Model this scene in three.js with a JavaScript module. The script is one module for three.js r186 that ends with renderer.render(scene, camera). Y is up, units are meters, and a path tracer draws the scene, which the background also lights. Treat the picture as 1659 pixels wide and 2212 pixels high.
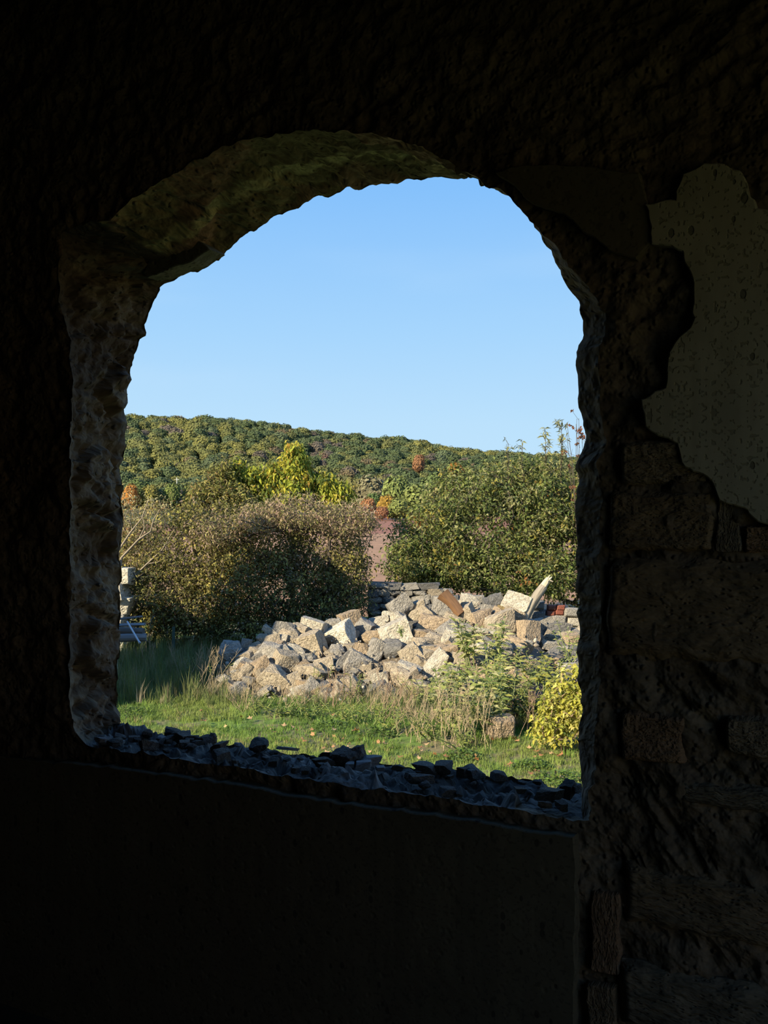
import * as THREE from 'three';
import { mergeGeometries, mergeVertices } from 'three/addons/utils/BufferGeometryUtils.js';

// ------------------------------------------------------------------ camera, sky, sun, exposure
const F = 2170, CX = 829.5, CY = 1106, EYE = 1.65, GROUND = -0.75;
const scene = new THREE.Scene();
const camera = new THREE.PerspectiveCamera(2 * Math.atan(1106 / F) * 180 / Math.PI, 1659 / 2212, 0.05, 3000);
camera.position.set(0, EYE, 0);
scene.add(camera);
const renderer = new THREE.WebGLRenderer();
renderer.toneMapping = THREE.LinearToneMapping;
renderer.toneMappingExposure = 1.0;
renderer.shadowMap.enabled = true;

const SUN_EL = 24 * Math.PI / 180, SUN_AZ = [-0.68, 0.73];
const sun = new THREE.DirectionalLight(new THREE.Color().setRGB(1.0, 0.86, 0.62), 9.2);
sun.position.set(SUN_AZ[0] * Math.cos(SUN_EL) * 100, Math.sin(SUN_EL) * 100, SUN_AZ[1] * Math.cos(SUN_EL) * 100 - 15);
sun.target.position.set(0, 0, -15);
Object.assign(sun.shadow.camera, { left: -60, right: 60, top: 60, bottom: -60, near: 1, far: 300 });
sun.shadow.mapSize.set(4096, 4096);
scene.add(sun, sun.target);

// ------------------------------------------------------------------ helpers
function rng(seed) { let a = seed >>> 0; return () => { a = (a + 0x6d2b79f5) | 0; let t = Math.imul(a ^ (a >>> 15), 1 | a); t = (t + Math.imul(t ^ (t >>> 7), 61 | t)) ^ t; return ((t ^ (t >>> 14)) >>> 0) / 4294967296; }; }
const clamp = (x, a = 0, b = 1) => Math.min(b, Math.max(a, x)), lerp = (a, b, t) => a + (b - a) * t, ss = (t) => { t = clamp(t); return t * t * (3 - 2 * t); };
function hash(x, y, z) { let h = Math.imul(x | 0, 374761393) ^ Math.imul(y | 0, 668265263) ^ Math.imul(z | 0, 2147483647 - 1274126177); h = Math.imul(h ^ (h >>> 13), 1274126177); h ^= h >>> 16; h = Math.imul(h, 2246822519); return ((h ^ (h >>> 15)) >>> 0) / 4294967296; }
function vnoise(x, y, z = 0) {
  const i = Math.floor(x), j = Math.floor(y), k = Math.floor(z), u = ss(x - i), v = ss(y - j), w = ss(z - k);
  const c = (a, b, d) => hash(i + a, j + b, k + d);
  return lerp(lerp(lerp(c(0, 0, 0), c(1, 0, 0), u), lerp(c(0, 1, 0), c(1, 1, 0), u), v), lerp(lerp(c(0, 0, 1), c(1, 0, 1), u), lerp(c(0, 1, 1), c(1, 1, 1), u), v), w);
}
function fbm(x, y, z = 0, o = 4) { let s = 0, a = 0.5, t = 0; for (let i = 0; i < o; i++) { s += a * vnoise(x, y, z); t += a; a *= 0.5; x = x * 2.03 + 7.1; y = y * 2.03 + 3.7; z = z * 2.03 + 1.3; } return s / t; }
function worley(x, y, z) { // distance to nearest and second nearest cell points, and a number of the cell
  const i = Math.floor(x), j = Math.floor(y), k = Math.floor(z); let f1 = 9, f2 = 9, id = 0;
  for (let a = -1; a < 2; a++) for (let b = -1; b < 2; b++) for (let c = -1; c < 2; c++) {
    const X = i + a, Y = j + b, Z = k + c, dx = X + hash(X, Y, Z) - x, dy = Y + hash(X + 57, Y, Z) - y, dz = Z + hash(X, Y + 91, Z) - z, d = Math.sqrt(dx * dx + dy * dy + dz * dz);
    if (d < f1) { f2 = f1; f1 = d; id = hash(X, Y, Z + 133); } else if (d < f2) f2 = d;
  }
  return [f1, f2, id];
}
const W = (px, py, d) => new THREE.Vector3((px - CX) / F * d, EYE - (py - CY) / F * d, -d);
const groundDepth = (py) => (EYE - GROUND) * F / (py - CY);
const pxOf = (p) => [CX + p.x / -p.z * F, CY - (p.y - EYE) / -p.z * F];
function interp(list, x) { if (x <= list[0][0]) return list[0][1]; for (let i = 1; i < list.length; i++) if (x <= list[i][0]) { const [a, b] = list[i - 1], [c, d] = list[i]; return lerp(b, d, (x - a) / (c - a)); } return list[list.length - 1][1]; }

const names = {};
function numbered(n) { const k = (names[n] = (names[n] ?? -1) + 1); return k ? n + '_' + String(k).padStart(3, '0') : n; }
function tag(o, label, category, group, kind) { if (label) o.userData.label = label; if (category) o.userData.category = category; if (group) o.userData.group = group; if (kind) o.userData.kind = kind; return o; }
function thing(name, label, category, pos = [0, 0, 0], turn = 0, group) { const o = new THREE.Group(); o.name = numbered(name); o.position.set(...pos); o.rotation.y = turn; scene.add(o); return tag(o, label, category, group); }
function part(name, geo, mat, parent) { const m = new THREE.Mesh(geo, mat); m.name = name; parent.add(m); return m; }
function solo(name, geo, mat, label, category, group, kind) { const m = new THREE.Mesh(geo, mat); m.name = numbered(name); scene.add(m); return tag(m, label, category, group, kind); }
const rgb = (r, g, b) => new THREE.Color().setRGB(r, g, b);

class MB { // collects triangles
  constructor() { this.p = []; this.i = []; this.c = []; this.uv = []; this.n = 0; }
  v(x, y, z, c, u = 0, w = 0) { this.p.push(x, y, z); this.c.push(...(c ?? [1, 1, 1])); this.uv.push(u, w); return this.n++; }
  tri(a, b, c) { this.i.push(a, b, c); }
  tube(pts, rad, seg = 5, col) {
    let ring0 = null; const up = new THREE.Vector3(), side = new THREE.Vector3(), d = new THREE.Vector3(); let run = 0;
    for (let k = 0; k < pts.length; k++) {
      d.copy(pts[Math.min(k + 1, pts.length - 1)]).sub(pts[Math.max(k - 1, 0)]).normalize();
      side.set(0.31, 0.2, 0.93); if (Math.abs(side.dot(d)) > 0.9) side.set(1, 0, 0);
      up.crossVectors(d, side).normalize(); side.crossVectors(up, d).normalize();
      if (k) run += pts[k].distanceTo(pts[k - 1]);
      const ring = [];
      for (let s = 0; s <= seg; s++) { const a = s / seg * 2 * Math.PI, r = rad[k]; ring.push(this.v(pts[k].x + (Math.cos(a) * side.x + Math.sin(a) * up.x) * r, pts[k].y + (Math.cos(a) * side.y + Math.sin(a) * up.y) * r, pts[k].z + (Math.cos(a) * side.z + Math.sin(a) * up.z) * r, col, s / seg, run)); }
      if (ring0) for (let s = 0; s < seg; s++) { this.tri(ring0[s], ring0[s + 1], ring[s + 1]); this.tri(ring0[s], ring[s + 1], ring[s]); }
      ring0 = ring;
    }
    const t = pts[pts.length - 1], c = this.v(t.x, t.y, t.z, col, 0, run); for (let s = 0; s < seg; s++) this.tri(ring0[s], ring0[s + 1], c);
    return this;
  }
  geo() { const g = new THREE.BufferGeometry(); g.setAttribute('position', new THREE.Float32BufferAttribute(this.p, 3)); g.setAttribute('color', new THREE.Float32BufferAttribute(this.c, 3)); g.setAttribute('uv', new THREE.Float32BufferAttribute(this.uv, 2)); g.setIndex(this.i); g.computeVertexNormals(); return g; }
}

// ------------------------------------------------------------------ textures
function texture(n, f, srgb = false, rep = 1) {
  const d = new Uint8Array(n * n * 4);
  for (let y = 0; y < n; y++) for (let x = 0; x < n; x++) { const v = f(x / n, y / n), o = (y * n + x) * 4; const c = Array.isArray(v) ? v : [v, v, v]; for (let k = 0; k < 3; k++) d[o + k] = clamp(c[k]) * 255; d[o + 3] = 255; }
  const t = new THREE.DataTexture(d, n, n); t.wrapS = t.wrapT = THREE.MirroredRepeatWrapping; t.magFilter = THREE.LinearFilter; t.minFilter = THREE.LinearFilter; t.repeat.set(rep, rep); if (srgb) t.colorSpace = THREE.SRGBColorSpace; t.needsUpdate = true; return t;
}
const grain = texture(256, (x, y) => { const a = fbm(x * 8, y * 8, 1, 5), b = fbm(x * 60, y * 60, 5, 2); const c = fbm(x * 24, y * 24, 8, 3); return 0.76 + 0.5 * (a - 0.5) * 2 * 0.7 + 0.34 * (b - 0.5) - 0.5 * clamp((c - 0.56) * 4) * 0.42; });
const pits = texture(256, (x, y) => { const a = fbm(x * 22, y * 22, 3, 5), w = worley(x * 26, y * 26, 0.5); return clamp(0.25 + a * 0.75 - (w[2] > 0.6 ? clamp(0.35 - w[0]) * 1.6 : 0)); });
const plasterMap = texture(512, (x, y) => { const a = fbm(x * 6, y * 6, 9, 5), w = worley(x * 22, y * 14, 2.5), st = fbm(x * 40, y * 5, 4, 3); let v = 0.78 + 0.3 * (a - 0.5) + 0.18 * (st - 0.5); if (w[2] > 0.82 && w[0] < 0.22 + 0.1 * a) v *= 0.45; const s = fbm(x * 90, y * 90, 7, 2); if (s > 0.68) v *= 0.7; return [v, v * 1.0, v * 0.97]; });
const soilMap = texture(512, (x, y) => { const a = fbm(x * 10, y * 10, 1, 5), b = fbm(x * 90, y * 90, 2, 2); const v = 0.75 + 0.5 * (a - 0.5) + 0.4 * (b - 0.5); return [v, v, v]; });
const turfMap = texture(512, (x, y) => { const a = fbm(x * 9, y * 9, 11, 5), b = fbm(x * 80, y * 80, 12, 2), t = ss((a - 0.42) * 6); return [lerp(0.20, 0.13, t) * (0.6 + 0.8 * b), lerp(0.17, 0.21, t) * (0.6 + 0.8 * b), lerp(0.08, 0.03, t) * (0.6 + 0.8 * b)]; });
const barkMap = texture(256, (x, y) => 0.55 + 0.7 * (fbm(x * 26, y * 5, 1, 4) - 0.3));

// ------------------------------------------------------------------ sky: clear autumn blue with faint streaks
{
  const Wd = 1024, Hd = 512, d = new Float32Array(Wd * Hd * 4);
  const stops = [[0, [0.56, 0.79, 0.97]], [5, [0.50, 0.755, 0.98]], [10, [0.385, 0.67, 0.985]], [18, [0.235, 0.53, 0.97]], [30, [0.17, 0.42, 0.88]], [55, [0.09, 0.27, 0.70]], [90, [0.06, 0.20, 0.58]]];
  for (let y = 0; y < Hd; y++) {
    const el = ((y + 0.5) / Hd - 0.5) * 180, c = [0, 1, 2].map((k) => interp(stops.map(([e, v]) => [e, v[k]]), Math.max(0, el)));
    for (let x = 0; x < Wd; x++) {
      const az = x / Wd * 2 * Math.PI, cxx = Math.cos(az), sxx = Math.sin(az);
      const st = fbm(cxx * 3 + 9, sxx * 3 + 9, el * 0.42, 5), k = 0.16 * ss((st - 0.5) * 4) * ss(el / 6) * (1 - ss((el - 30) / 30)), o = (y * Wd + x) * 4;
      const g = el < 0 ? [0.16, 0.17, 0.12] : [lerp(c[0], 0.62, k), lerp(c[1], 0.82, k), lerp(c[2], 0.99, k)];
      d[o] = g[0]; d[o + 1] = g[1]; d[o + 2] = g[2]; d[o + 3] = 1;
    }
  }
  const t = new THREE.DataTexture(d, Wd, Hd, THREE.RGBAFormat, THREE.FloatType); t.mapping = THREE.EquirectangularReflectionMapping; t.magFilter = THREE.LinearFilter; t.needsUpdate = true;
  scene.background = t; scene.environment = t;
}

// ------------------------------------------------------------------ materials
const std = (o) => new THREE.MeshStandardMaterial({ roughness: 0.95, ...o });
const M = {
  wallVC: std({ vertexColors: true, map: grain, bumpMap: pits, bumpScale: 0.03 }),
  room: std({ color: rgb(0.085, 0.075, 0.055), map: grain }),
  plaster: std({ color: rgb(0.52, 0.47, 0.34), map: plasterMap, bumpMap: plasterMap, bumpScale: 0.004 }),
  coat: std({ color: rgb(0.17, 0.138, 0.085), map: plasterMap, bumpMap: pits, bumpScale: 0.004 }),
  turf: std({ map: turfMap }),
  field: std({ vertexColors: true, map: soilMap }),
  hill: std({ color: rgb(0.045, 0.05, 0.025), map: soilMap }),
  meadow: std({ color: rgb(0.13, 0.15, 0.05), map: soilMap }),
  soil: std({ color: rgb(0.20, 0.16, 0.115), map: soilMap, bumpMap: pits, bumpScale: 0.03 }),
  bark: std({ color: rgb(0.10, 0.08, 0.06), map: barkMap }),
  paleBark: std({ color: rgb(0.34, 0.28, 0.20), map: barkMap }),
  dry: std({ color: rgb(0.35, 0.275, 0.17) }),
  dryDark: std({ color: rgb(0.26, 0.18, 0.12) }),
  greenStem: std({ color: rgb(0.15, 0.19, 0.06) }),
  leaf: new THREE.MeshPhysicalMaterial({ color: 0xffffff, roughness: 0.85, specularIntensity: 0.4, transmission: 0.35, thickness: 0, side: THREE.DoubleSide }),
  blade: new THREE.MeshPhysicalMaterial({ color: 0xffffff, roughness: 0.85, transmission: 0.3, thickness: 0, side: THREE.DoubleSide }),
};
const stoneTone = { // linear base colours of the rubble
  white: [0.60, 0.55, 0.44], pale: [0.49, 0.44, 0.345], buff: [0.40, 0.335, 0.24], tan: [0.38, 0.29, 0.19], grey: [0.32, 0.295, 0.25], dark: [0.17, 0.165, 0.155], yellow: [0.42, 0.32, 0.16], rust: [0.22, 0.105, 0.05], red: [0.32, 0.10, 0.06],
};
const stoneMat = Object.fromEntries(Object.entries(stoneTone).map(([k, c]) => [k, std({ color: rgb(...c.map((x) => x * 1.25)), map: grain, bumpMap: pits, bumpScale: 0.03 })]));

// ------------------------------------------------------------------ the ruined wall with the arched opening
const A = 28.5 * Math.PI / 180, U = new THREE.Vector3(Math.cos(A), 0, Math.sin(A)), N = new THREE.Vector3(Math.sin(A), 0, -Math.cos(A)), P0 = new THREE.Vector3(-0.952, 0, -3.23);
function toWall(px, py, t) { // where the sight line meets the plane at depth t in the wall: [along, up, -t]
  const r = new THREE.Vector3((px - CX) / F, -(py - CY) / F, -1), k = (t + P0.dot(N)) / r.dot(N), p = r.multiplyScalar(k);
  const q = p.clone().sub(P0); return new THREE.Vector3(q.dot(U), EYE + p.y, -t);
}
const onWall = (o) => { o.position.copy(P0); o.rotation.y = -A; return o; };
const wallPoint = (v) => new THREE.Vector3().copy(P0).addScaledVector(U, v.x).addScaledVector(N, -v.z).setY(v.y);
const T = 0.28;
const ctrl = [ // inner edge, outer edge of the opening; a fifth number sets the inner face back round the broken arris
  [185, 1605, 252, 1574], [160, 1580, 253, 1552], [148, 1500, 256, 1480], [150, 1300, 259, 1300], [152, 1150, 262, 1150], [150, 1000, 262, 1010], [158, 850, 272, 850], [150, 740, 300, 752], [128, 640, 330, 652], [130, 560, 345, 618], [140, 497, 400, 592],
  [240, 472, 448, 577], [290, 428, 500, 530], [350, 387, 560, 487], [430, 342, 620, 452], [520, 306, 685, 430], [620, 284, 760, 407], [700, 280, 830, 391], [800, 290, 915, 388], [900, 313, 1010, 386], [960, 340, 1060, 400],
  [1015, 375, 1110, 415, 1], [1100, 428, 1215, 490, 2], [1147, 472, 1255, 550, 4], [1178, 525, 1285, 610, 10], [1206, 577, 1310, 680, 28], [1250, 650, 1322, 760, 46], [1259, 690, 1326, 800, 46], [1244, 790, 1330, 900, 50], [1252, 880, 1331, 960, 50],
  [1263, 950, 1332, 1000, 46], [1243, 1000, 1332, 1050, 52], [1243, 1100, 1333, 1120, 55], [1246, 1300, 1334, 1300, 52], [1250, 1500, 1336, 1480, 40], [1255, 1690, 1338, 1640, 22], [1262, 1772, 1342, 1712, 8],
  [1100, 1747, 1160, 1692], [900, 1716, 960, 1663], [700, 1692, 800, 1648], [500, 1655, 640, 1626], [350, 1632, 450, 1602], [270, 1624, 340, 1582],
];
const loop = [];
ctrl.forEach((a, i) => {
  const b = ctrl[(i + 1) % ctrl.length], len = toWall(a[0], a[1], 0).distanceTo(toWall(b[0], b[1], 0)), n = Math.max(2, Math.round(len / 0.011));
  for (let k = 0; k < n; k++) loop.push(a.map((x, j) => j < 4 ? lerp(x, b[j], k / n) : 0).slice(0, 4).concat(lerp(a[4] ?? 0, b[4] ?? 0, k / n)));
});
const inner = [], mid = [], outer = [];
loop.forEach(([ix, iy, ox, oy, off], i) => {
  const jag = (v, seed, amp) => { v.x += amp * (fbm(v.x * 26, v.y * 26, seed, 3) - 0.5) * 2; v.y += amp * (fbm(v.x * 26 + 40, v.y * 26, seed + 9, 3) - 0.5) * 2; return v; };
  const a = jag(toWall(ix + off, iy, 0), 1, 0.016), o = jag(toWall(ox, oy, T), 5, 0.022);
  inner.push(a); outer.push(o); mid.push(off > 0 ? jag(toWall(ix, iy, 0.07), 3, 0.013) : a.clone().lerp(o, 0.25));
});
const centre = new THREE.Vector2(0.78, 1.78), RECT = { x0: -1.1, x1: 3.8, y0: -0.9, y1: 3.8 };
const rim = inner.map((p) => { const d = new THREE.Vector2(p.x, p.y).sub(centre), k = Math.min(d.x > 0 ? (RECT.x1 - centre.x) / d.x : (RECT.x0 - centre.x) / d.x, d.y > 0 ? (RECT.y1 - centre.y) / d.y : (RECT.y0 - centre.y) / d.y); return centre.clone().addScaledVector(d, k); });
for (const [x, y] of [[RECT.x0, RECT.y0], [RECT.x1, RECT.y0], [RECT.x1, RECT.y1], [RECT.x0, RECT.y1]]) { let best = 0; rim.forEach((r, i) => { if (r.distanceTo(new THREE.Vector2(x, y)) < rim[best].distanceTo(new THREE.Vector2(x, y))) best = i; }); rim[best].set(x, y); }
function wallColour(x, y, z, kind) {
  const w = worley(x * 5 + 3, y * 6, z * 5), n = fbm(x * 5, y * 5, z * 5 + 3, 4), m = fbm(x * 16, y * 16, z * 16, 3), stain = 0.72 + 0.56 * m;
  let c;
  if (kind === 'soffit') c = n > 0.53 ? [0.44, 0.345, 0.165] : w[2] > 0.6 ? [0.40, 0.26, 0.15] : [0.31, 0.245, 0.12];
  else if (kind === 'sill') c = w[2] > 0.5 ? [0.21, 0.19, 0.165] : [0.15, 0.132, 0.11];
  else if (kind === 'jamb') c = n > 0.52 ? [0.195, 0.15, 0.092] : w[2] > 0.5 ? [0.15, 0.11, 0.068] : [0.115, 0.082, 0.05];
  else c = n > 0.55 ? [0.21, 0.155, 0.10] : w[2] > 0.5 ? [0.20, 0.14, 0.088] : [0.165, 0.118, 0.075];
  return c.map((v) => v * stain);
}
{
  const b = new MB(), L = loop.length, V = 28, grid = (rows, make, flip) => {
    const id = []; for (let v = 0; v <= rows; v++) { id.push([]); for (let i = 0; i <= L; i++) id[v].push(make(v, i % L, i)); }
    for (let v = 0; v < rows; v++) for (let i = 0; i < L; i++) { const [a, c, d, e] = [id[v][i], id[v][i + 1], id[v + 1][i + 1], id[v + 1][i]]; if (flip) { b.tri(a, d, c); b.tri(a, e, d); } else { b.tri(a, c, d); b.tri(a, d, e); } }
  };
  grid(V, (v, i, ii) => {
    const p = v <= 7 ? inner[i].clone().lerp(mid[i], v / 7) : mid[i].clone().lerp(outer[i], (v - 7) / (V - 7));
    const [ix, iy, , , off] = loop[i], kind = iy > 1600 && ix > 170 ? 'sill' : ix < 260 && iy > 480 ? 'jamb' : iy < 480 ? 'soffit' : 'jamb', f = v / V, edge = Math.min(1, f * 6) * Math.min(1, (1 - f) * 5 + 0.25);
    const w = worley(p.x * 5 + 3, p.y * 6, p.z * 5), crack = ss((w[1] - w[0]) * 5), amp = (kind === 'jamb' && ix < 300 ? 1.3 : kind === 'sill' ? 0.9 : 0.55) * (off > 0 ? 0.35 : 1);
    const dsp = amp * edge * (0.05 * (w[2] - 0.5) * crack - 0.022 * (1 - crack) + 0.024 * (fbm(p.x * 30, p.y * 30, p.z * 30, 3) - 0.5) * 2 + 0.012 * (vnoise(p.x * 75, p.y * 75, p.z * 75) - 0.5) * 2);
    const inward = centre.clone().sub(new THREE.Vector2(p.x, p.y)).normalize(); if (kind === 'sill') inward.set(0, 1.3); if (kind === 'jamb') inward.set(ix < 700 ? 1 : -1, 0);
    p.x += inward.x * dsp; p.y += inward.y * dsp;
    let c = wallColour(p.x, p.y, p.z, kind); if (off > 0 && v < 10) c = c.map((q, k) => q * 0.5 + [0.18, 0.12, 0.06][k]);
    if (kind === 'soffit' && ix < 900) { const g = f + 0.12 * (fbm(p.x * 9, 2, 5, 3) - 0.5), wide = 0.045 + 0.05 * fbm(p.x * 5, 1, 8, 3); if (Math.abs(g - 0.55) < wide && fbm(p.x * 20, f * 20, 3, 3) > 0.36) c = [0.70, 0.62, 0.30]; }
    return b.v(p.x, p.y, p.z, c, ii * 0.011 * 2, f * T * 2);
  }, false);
  grid(70, (v, i) => {
    const f = Math.pow(v / 70, 1.35), x = lerp(inner[i].x, rim[i].x, f), y = lerp(inner[i].y, rim[i].y, f), k = Math.min(1, v / 3), w = worley(x * 6, y * 7, 4.2);
    const rough = x > 1.72 ? 1.7 : 1, bump = k * rough * (0.016 * (fbm(x * 7, y * 7, 2, 4) - 0.5) * 2 + 0.012 * (fbm(x * 32, y * 32, 3, 3) - 0.5) * 2 - 0.008 * (1 - ss((w[1] - w[0]) * 6)));
    return b.v(x, y, bump, wallColour(x, y, 0.2, 'face'), x * 2, y * 2);
  }, true);
  grid(10, (v, i) => { const f = v / 10, x = lerp(outer[i].x, rim[i].x, f), y = lerp(outer[i].y, rim[i].y, f); return b.v(x, y, -T - (v ? 0.012 * fbm(x * 8, y * 8, 1, 3) : 0), [0.30, 0.27, 0.21], x * 2, y * 2); }, false);
  grid(1, (v, i) => b.v(rim[i].x, rim[i].y, v ? -T : 0, [0.1, 0.09, 0.07]), true);
  var windowWall = onWall(solo('wall_window', b.geo(), M.wallVC, 'dark rubble stone wall of the ruin with the arched window opening', 'wall', null, 'structure'));
}
// a slab with a ragged outline standing proud of the wall face
function raggedSlab(pts, z0, z1, jagAmp, seed, step = 0.012, scale = 26) {
  const fine = [];
  pts.forEach((a, i) => { const b = pts[(i + 1) % pts.length], n = Math.max(1, Math.round(a.distanceTo(b) / step)); for (let k = 0; k < n; k++) { const p = new THREE.Vector2(lerp(a.x, b.x, k / n), lerp(a.y, b.y, k / n)); p.x += jagAmp * (fbm(p.x * scale, p.y * scale, seed, 4) - 0.5) * 2; p.y += jagAmp * (fbm(p.x * scale, p.y * scale, seed + 5, 4) - 0.5) * 2; fine.push(p); } });
  const g = new THREE.ExtrudeGeometry(new THREE.Shape(fine), { depth: z1 - z0, bevelEnabled: true, bevelSize: 0.003, bevelThickness: 0.003, bevelSegments: 1, steps: 1 });
  g.translate(0, 0, z0); const uv = g.attributes.uv; for (let i = 0; i < uv.count; i++) uv.setXY(i, uv.getX(i) * 1.6, uv.getY(i) * 1.6); return g;
}
const onFace = (list, t = 0) => list.map(([x, y]) => { const v = toWall(x, y, t); return new THREE.Vector2(v.x, v.y); });
part('plaster_patch', raggedSlab(onFace([[1470, 440], [1480, 385], [1560, 360], [1600, 375], [1640, 465], [1720, 470], [1760, 900], [1760, 1165], [1662, 1136], [1620, 1100], [1565, 1075], [1545, 1040], [1490, 1008], [1470, 962], [1400, 922], [1392, 872], [1440, 840], [1452, 765], [1505, 690], [1508, 600], [1480, 545], [1420, 525], [1405, 445]]), -0.01, 0.024, 0.012, 21), M.plaster, windowWall).userData.label = 'pale grey-green plaster left on the right side';
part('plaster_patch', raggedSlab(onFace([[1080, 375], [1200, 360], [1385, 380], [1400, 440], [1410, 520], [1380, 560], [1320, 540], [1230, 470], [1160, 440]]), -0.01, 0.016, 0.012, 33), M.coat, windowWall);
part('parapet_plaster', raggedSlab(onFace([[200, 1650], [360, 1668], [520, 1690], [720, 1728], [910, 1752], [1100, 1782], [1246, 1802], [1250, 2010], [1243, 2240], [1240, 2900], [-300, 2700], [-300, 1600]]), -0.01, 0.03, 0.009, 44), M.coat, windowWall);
// squared and broken stones of the pier to the right
function roughBlock(w, h, d, seed, amp = 0.006, seg = 14, soft = 0.16) {
  const g0 = new THREE.BoxGeometry(w, h, d, seg, Math.max(4, Math.round(seg * h / w)), 4); g0.deleteAttribute('normal'); const uv0 = g0.attributes.uv.clone(); void uv0;
  const g = g0, p = g.attributes.position, v = new THREE.Vector3(), r = Math.min(w, h) * soft;
  for (let i = 0; i < p.count; i++) {
    v.fromBufferAttribute(p, i); const ex = clamp((Math.abs(v.x) - (w / 2 - r)) / r), ey = clamp((Math.abs(v.y) - (h / 2 - r)) / r), e = Math.min(1, Math.hypot(ex, ey));
    v.z -= Math.sign(v.z) * d * 0.34 * e * e * (v.z > 0 ? 1 : 0); const k = 1 + 0.06 * (fbm(v.x * 9 + seed, v.y * 9, v.z * 9, 3) - 0.5);
    v.x = v.x * k + amp * 1.6 * (fbm(v.x * 20 + seed, v.y * 20, v.z * 20, 3) - 0.5); v.y = v.y * k + amp * 1.6 * (fbm(v.x * 20, v.y * 20 + seed, v.z * 20, 3) - 0.5); v.z += amp * 2 * (fbm(v.x * 14, v.y * 22, seed, 4) - 0.5);
    p.setXYZ(i, v.x, v.y, v.z);
  }
  const m = mergeVertices(g, 1e-5); m.computeVertexNormals(); return m;
}
const pierMats = [[0.105, 0.078, 0.052], [0.12, 0.095, 0.068], [0.125, 0.08, 0.052], [0.095, 0.08, 0.062]].map((c) => std({ color: rgb(c[0] * 2.4, c[1] * 2.2, c[2] * 1.85), map: grain, bumpMap: pits, bumpScale: 0.012 }));
[[1320, 1062, 1542, 1190, 0], [1552, 1078, 1600, 1192, 3], [1612, 1138, 1720, 1192, 2], [1312, 1206, 1720, 1442, 0], [1345, 955, 1530, 1044, 1], [1345, 1535, 1478, 1652, 2], [1570, 1545, 1720, 1640, 1], [1470, 1682, 1720, 1765, 3],
  [1282, 1920, 1338, 2105, 2], [1272, 2118, 1330, 2260, 0], [1352, 1862, 1720, 2060, 0], [1345, 2072, 1720, 2300, 3]].forEach(([x0, y0, x1, y1, m], i) => {
  const a = toWall(x0, y0, 0), c = toWall(x1, y1, 0), o = part('stone_block', roughBlock(c.x - a.x + 0.008, a.y - c.y + 0.006, 0.07, i * 7.3, 0.013, 26, 0.08), pierMats[m], windowWall); o.position.set((a.x + c.x) / 2, (a.y + c.y) / 2, -0.02);
});
{ // the springer stone at the left foot of the arch
  const g = raggedSlab(onFace([[378, 520], [392, 500], [418, 497], [445, 520], [485, 552], [446, 575], [400, 590], [354, 608], [348, 602], [362, 566]], T), -T, -0.2, 0.006, 61, 0.01);
  part('springer_stone', g, std({ color: rgb(0.16, 0.155, 0.115), map: plasterMap, bumpMap: pits, bumpScale: 0.012 }), windowWall);
}

// ------------------------------------------------------------------ the rest of the dark room, with a doorway in its right-hand wall out of view
const boxIn = (x0, x1, y0, y1, z0, z1) => { const g = new THREE.BoxGeometry(x1 - x0, y1 - y0, z1 - z0); g.translate((x0 + x1) / 2, (y0 + y1) / 2, (z0 + z1) / 2); return g; };
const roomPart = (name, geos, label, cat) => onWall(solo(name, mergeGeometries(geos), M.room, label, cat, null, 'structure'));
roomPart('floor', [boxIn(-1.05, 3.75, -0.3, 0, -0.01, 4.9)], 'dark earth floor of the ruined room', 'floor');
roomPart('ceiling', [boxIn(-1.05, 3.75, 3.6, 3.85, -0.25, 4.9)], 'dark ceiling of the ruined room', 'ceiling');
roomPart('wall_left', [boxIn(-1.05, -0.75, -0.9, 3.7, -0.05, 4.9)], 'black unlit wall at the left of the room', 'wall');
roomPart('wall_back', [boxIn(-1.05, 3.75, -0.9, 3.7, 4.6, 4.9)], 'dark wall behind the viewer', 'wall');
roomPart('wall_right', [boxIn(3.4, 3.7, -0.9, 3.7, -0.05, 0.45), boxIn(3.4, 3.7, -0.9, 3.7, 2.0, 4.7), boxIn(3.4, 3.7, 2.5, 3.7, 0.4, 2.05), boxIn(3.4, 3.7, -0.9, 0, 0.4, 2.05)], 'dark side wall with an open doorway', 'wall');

{ // sunlit barn across the yard, out of view to the right: its warm wall is what lights the room through the doorway
  const g = new THREE.BoxGeometry(0.6, 5.2, 20), m = solo('barn_wall', g, std({ color: rgb(0.46, 0.36, 0.23), map: grain }), 'sunlit tan barn wall across the yard outside to the right', 'wall', null, 'structure'); m.position.set(11.5, GROUND + 2.55, 4); m.rotation.y = -0.25;
}
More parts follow.
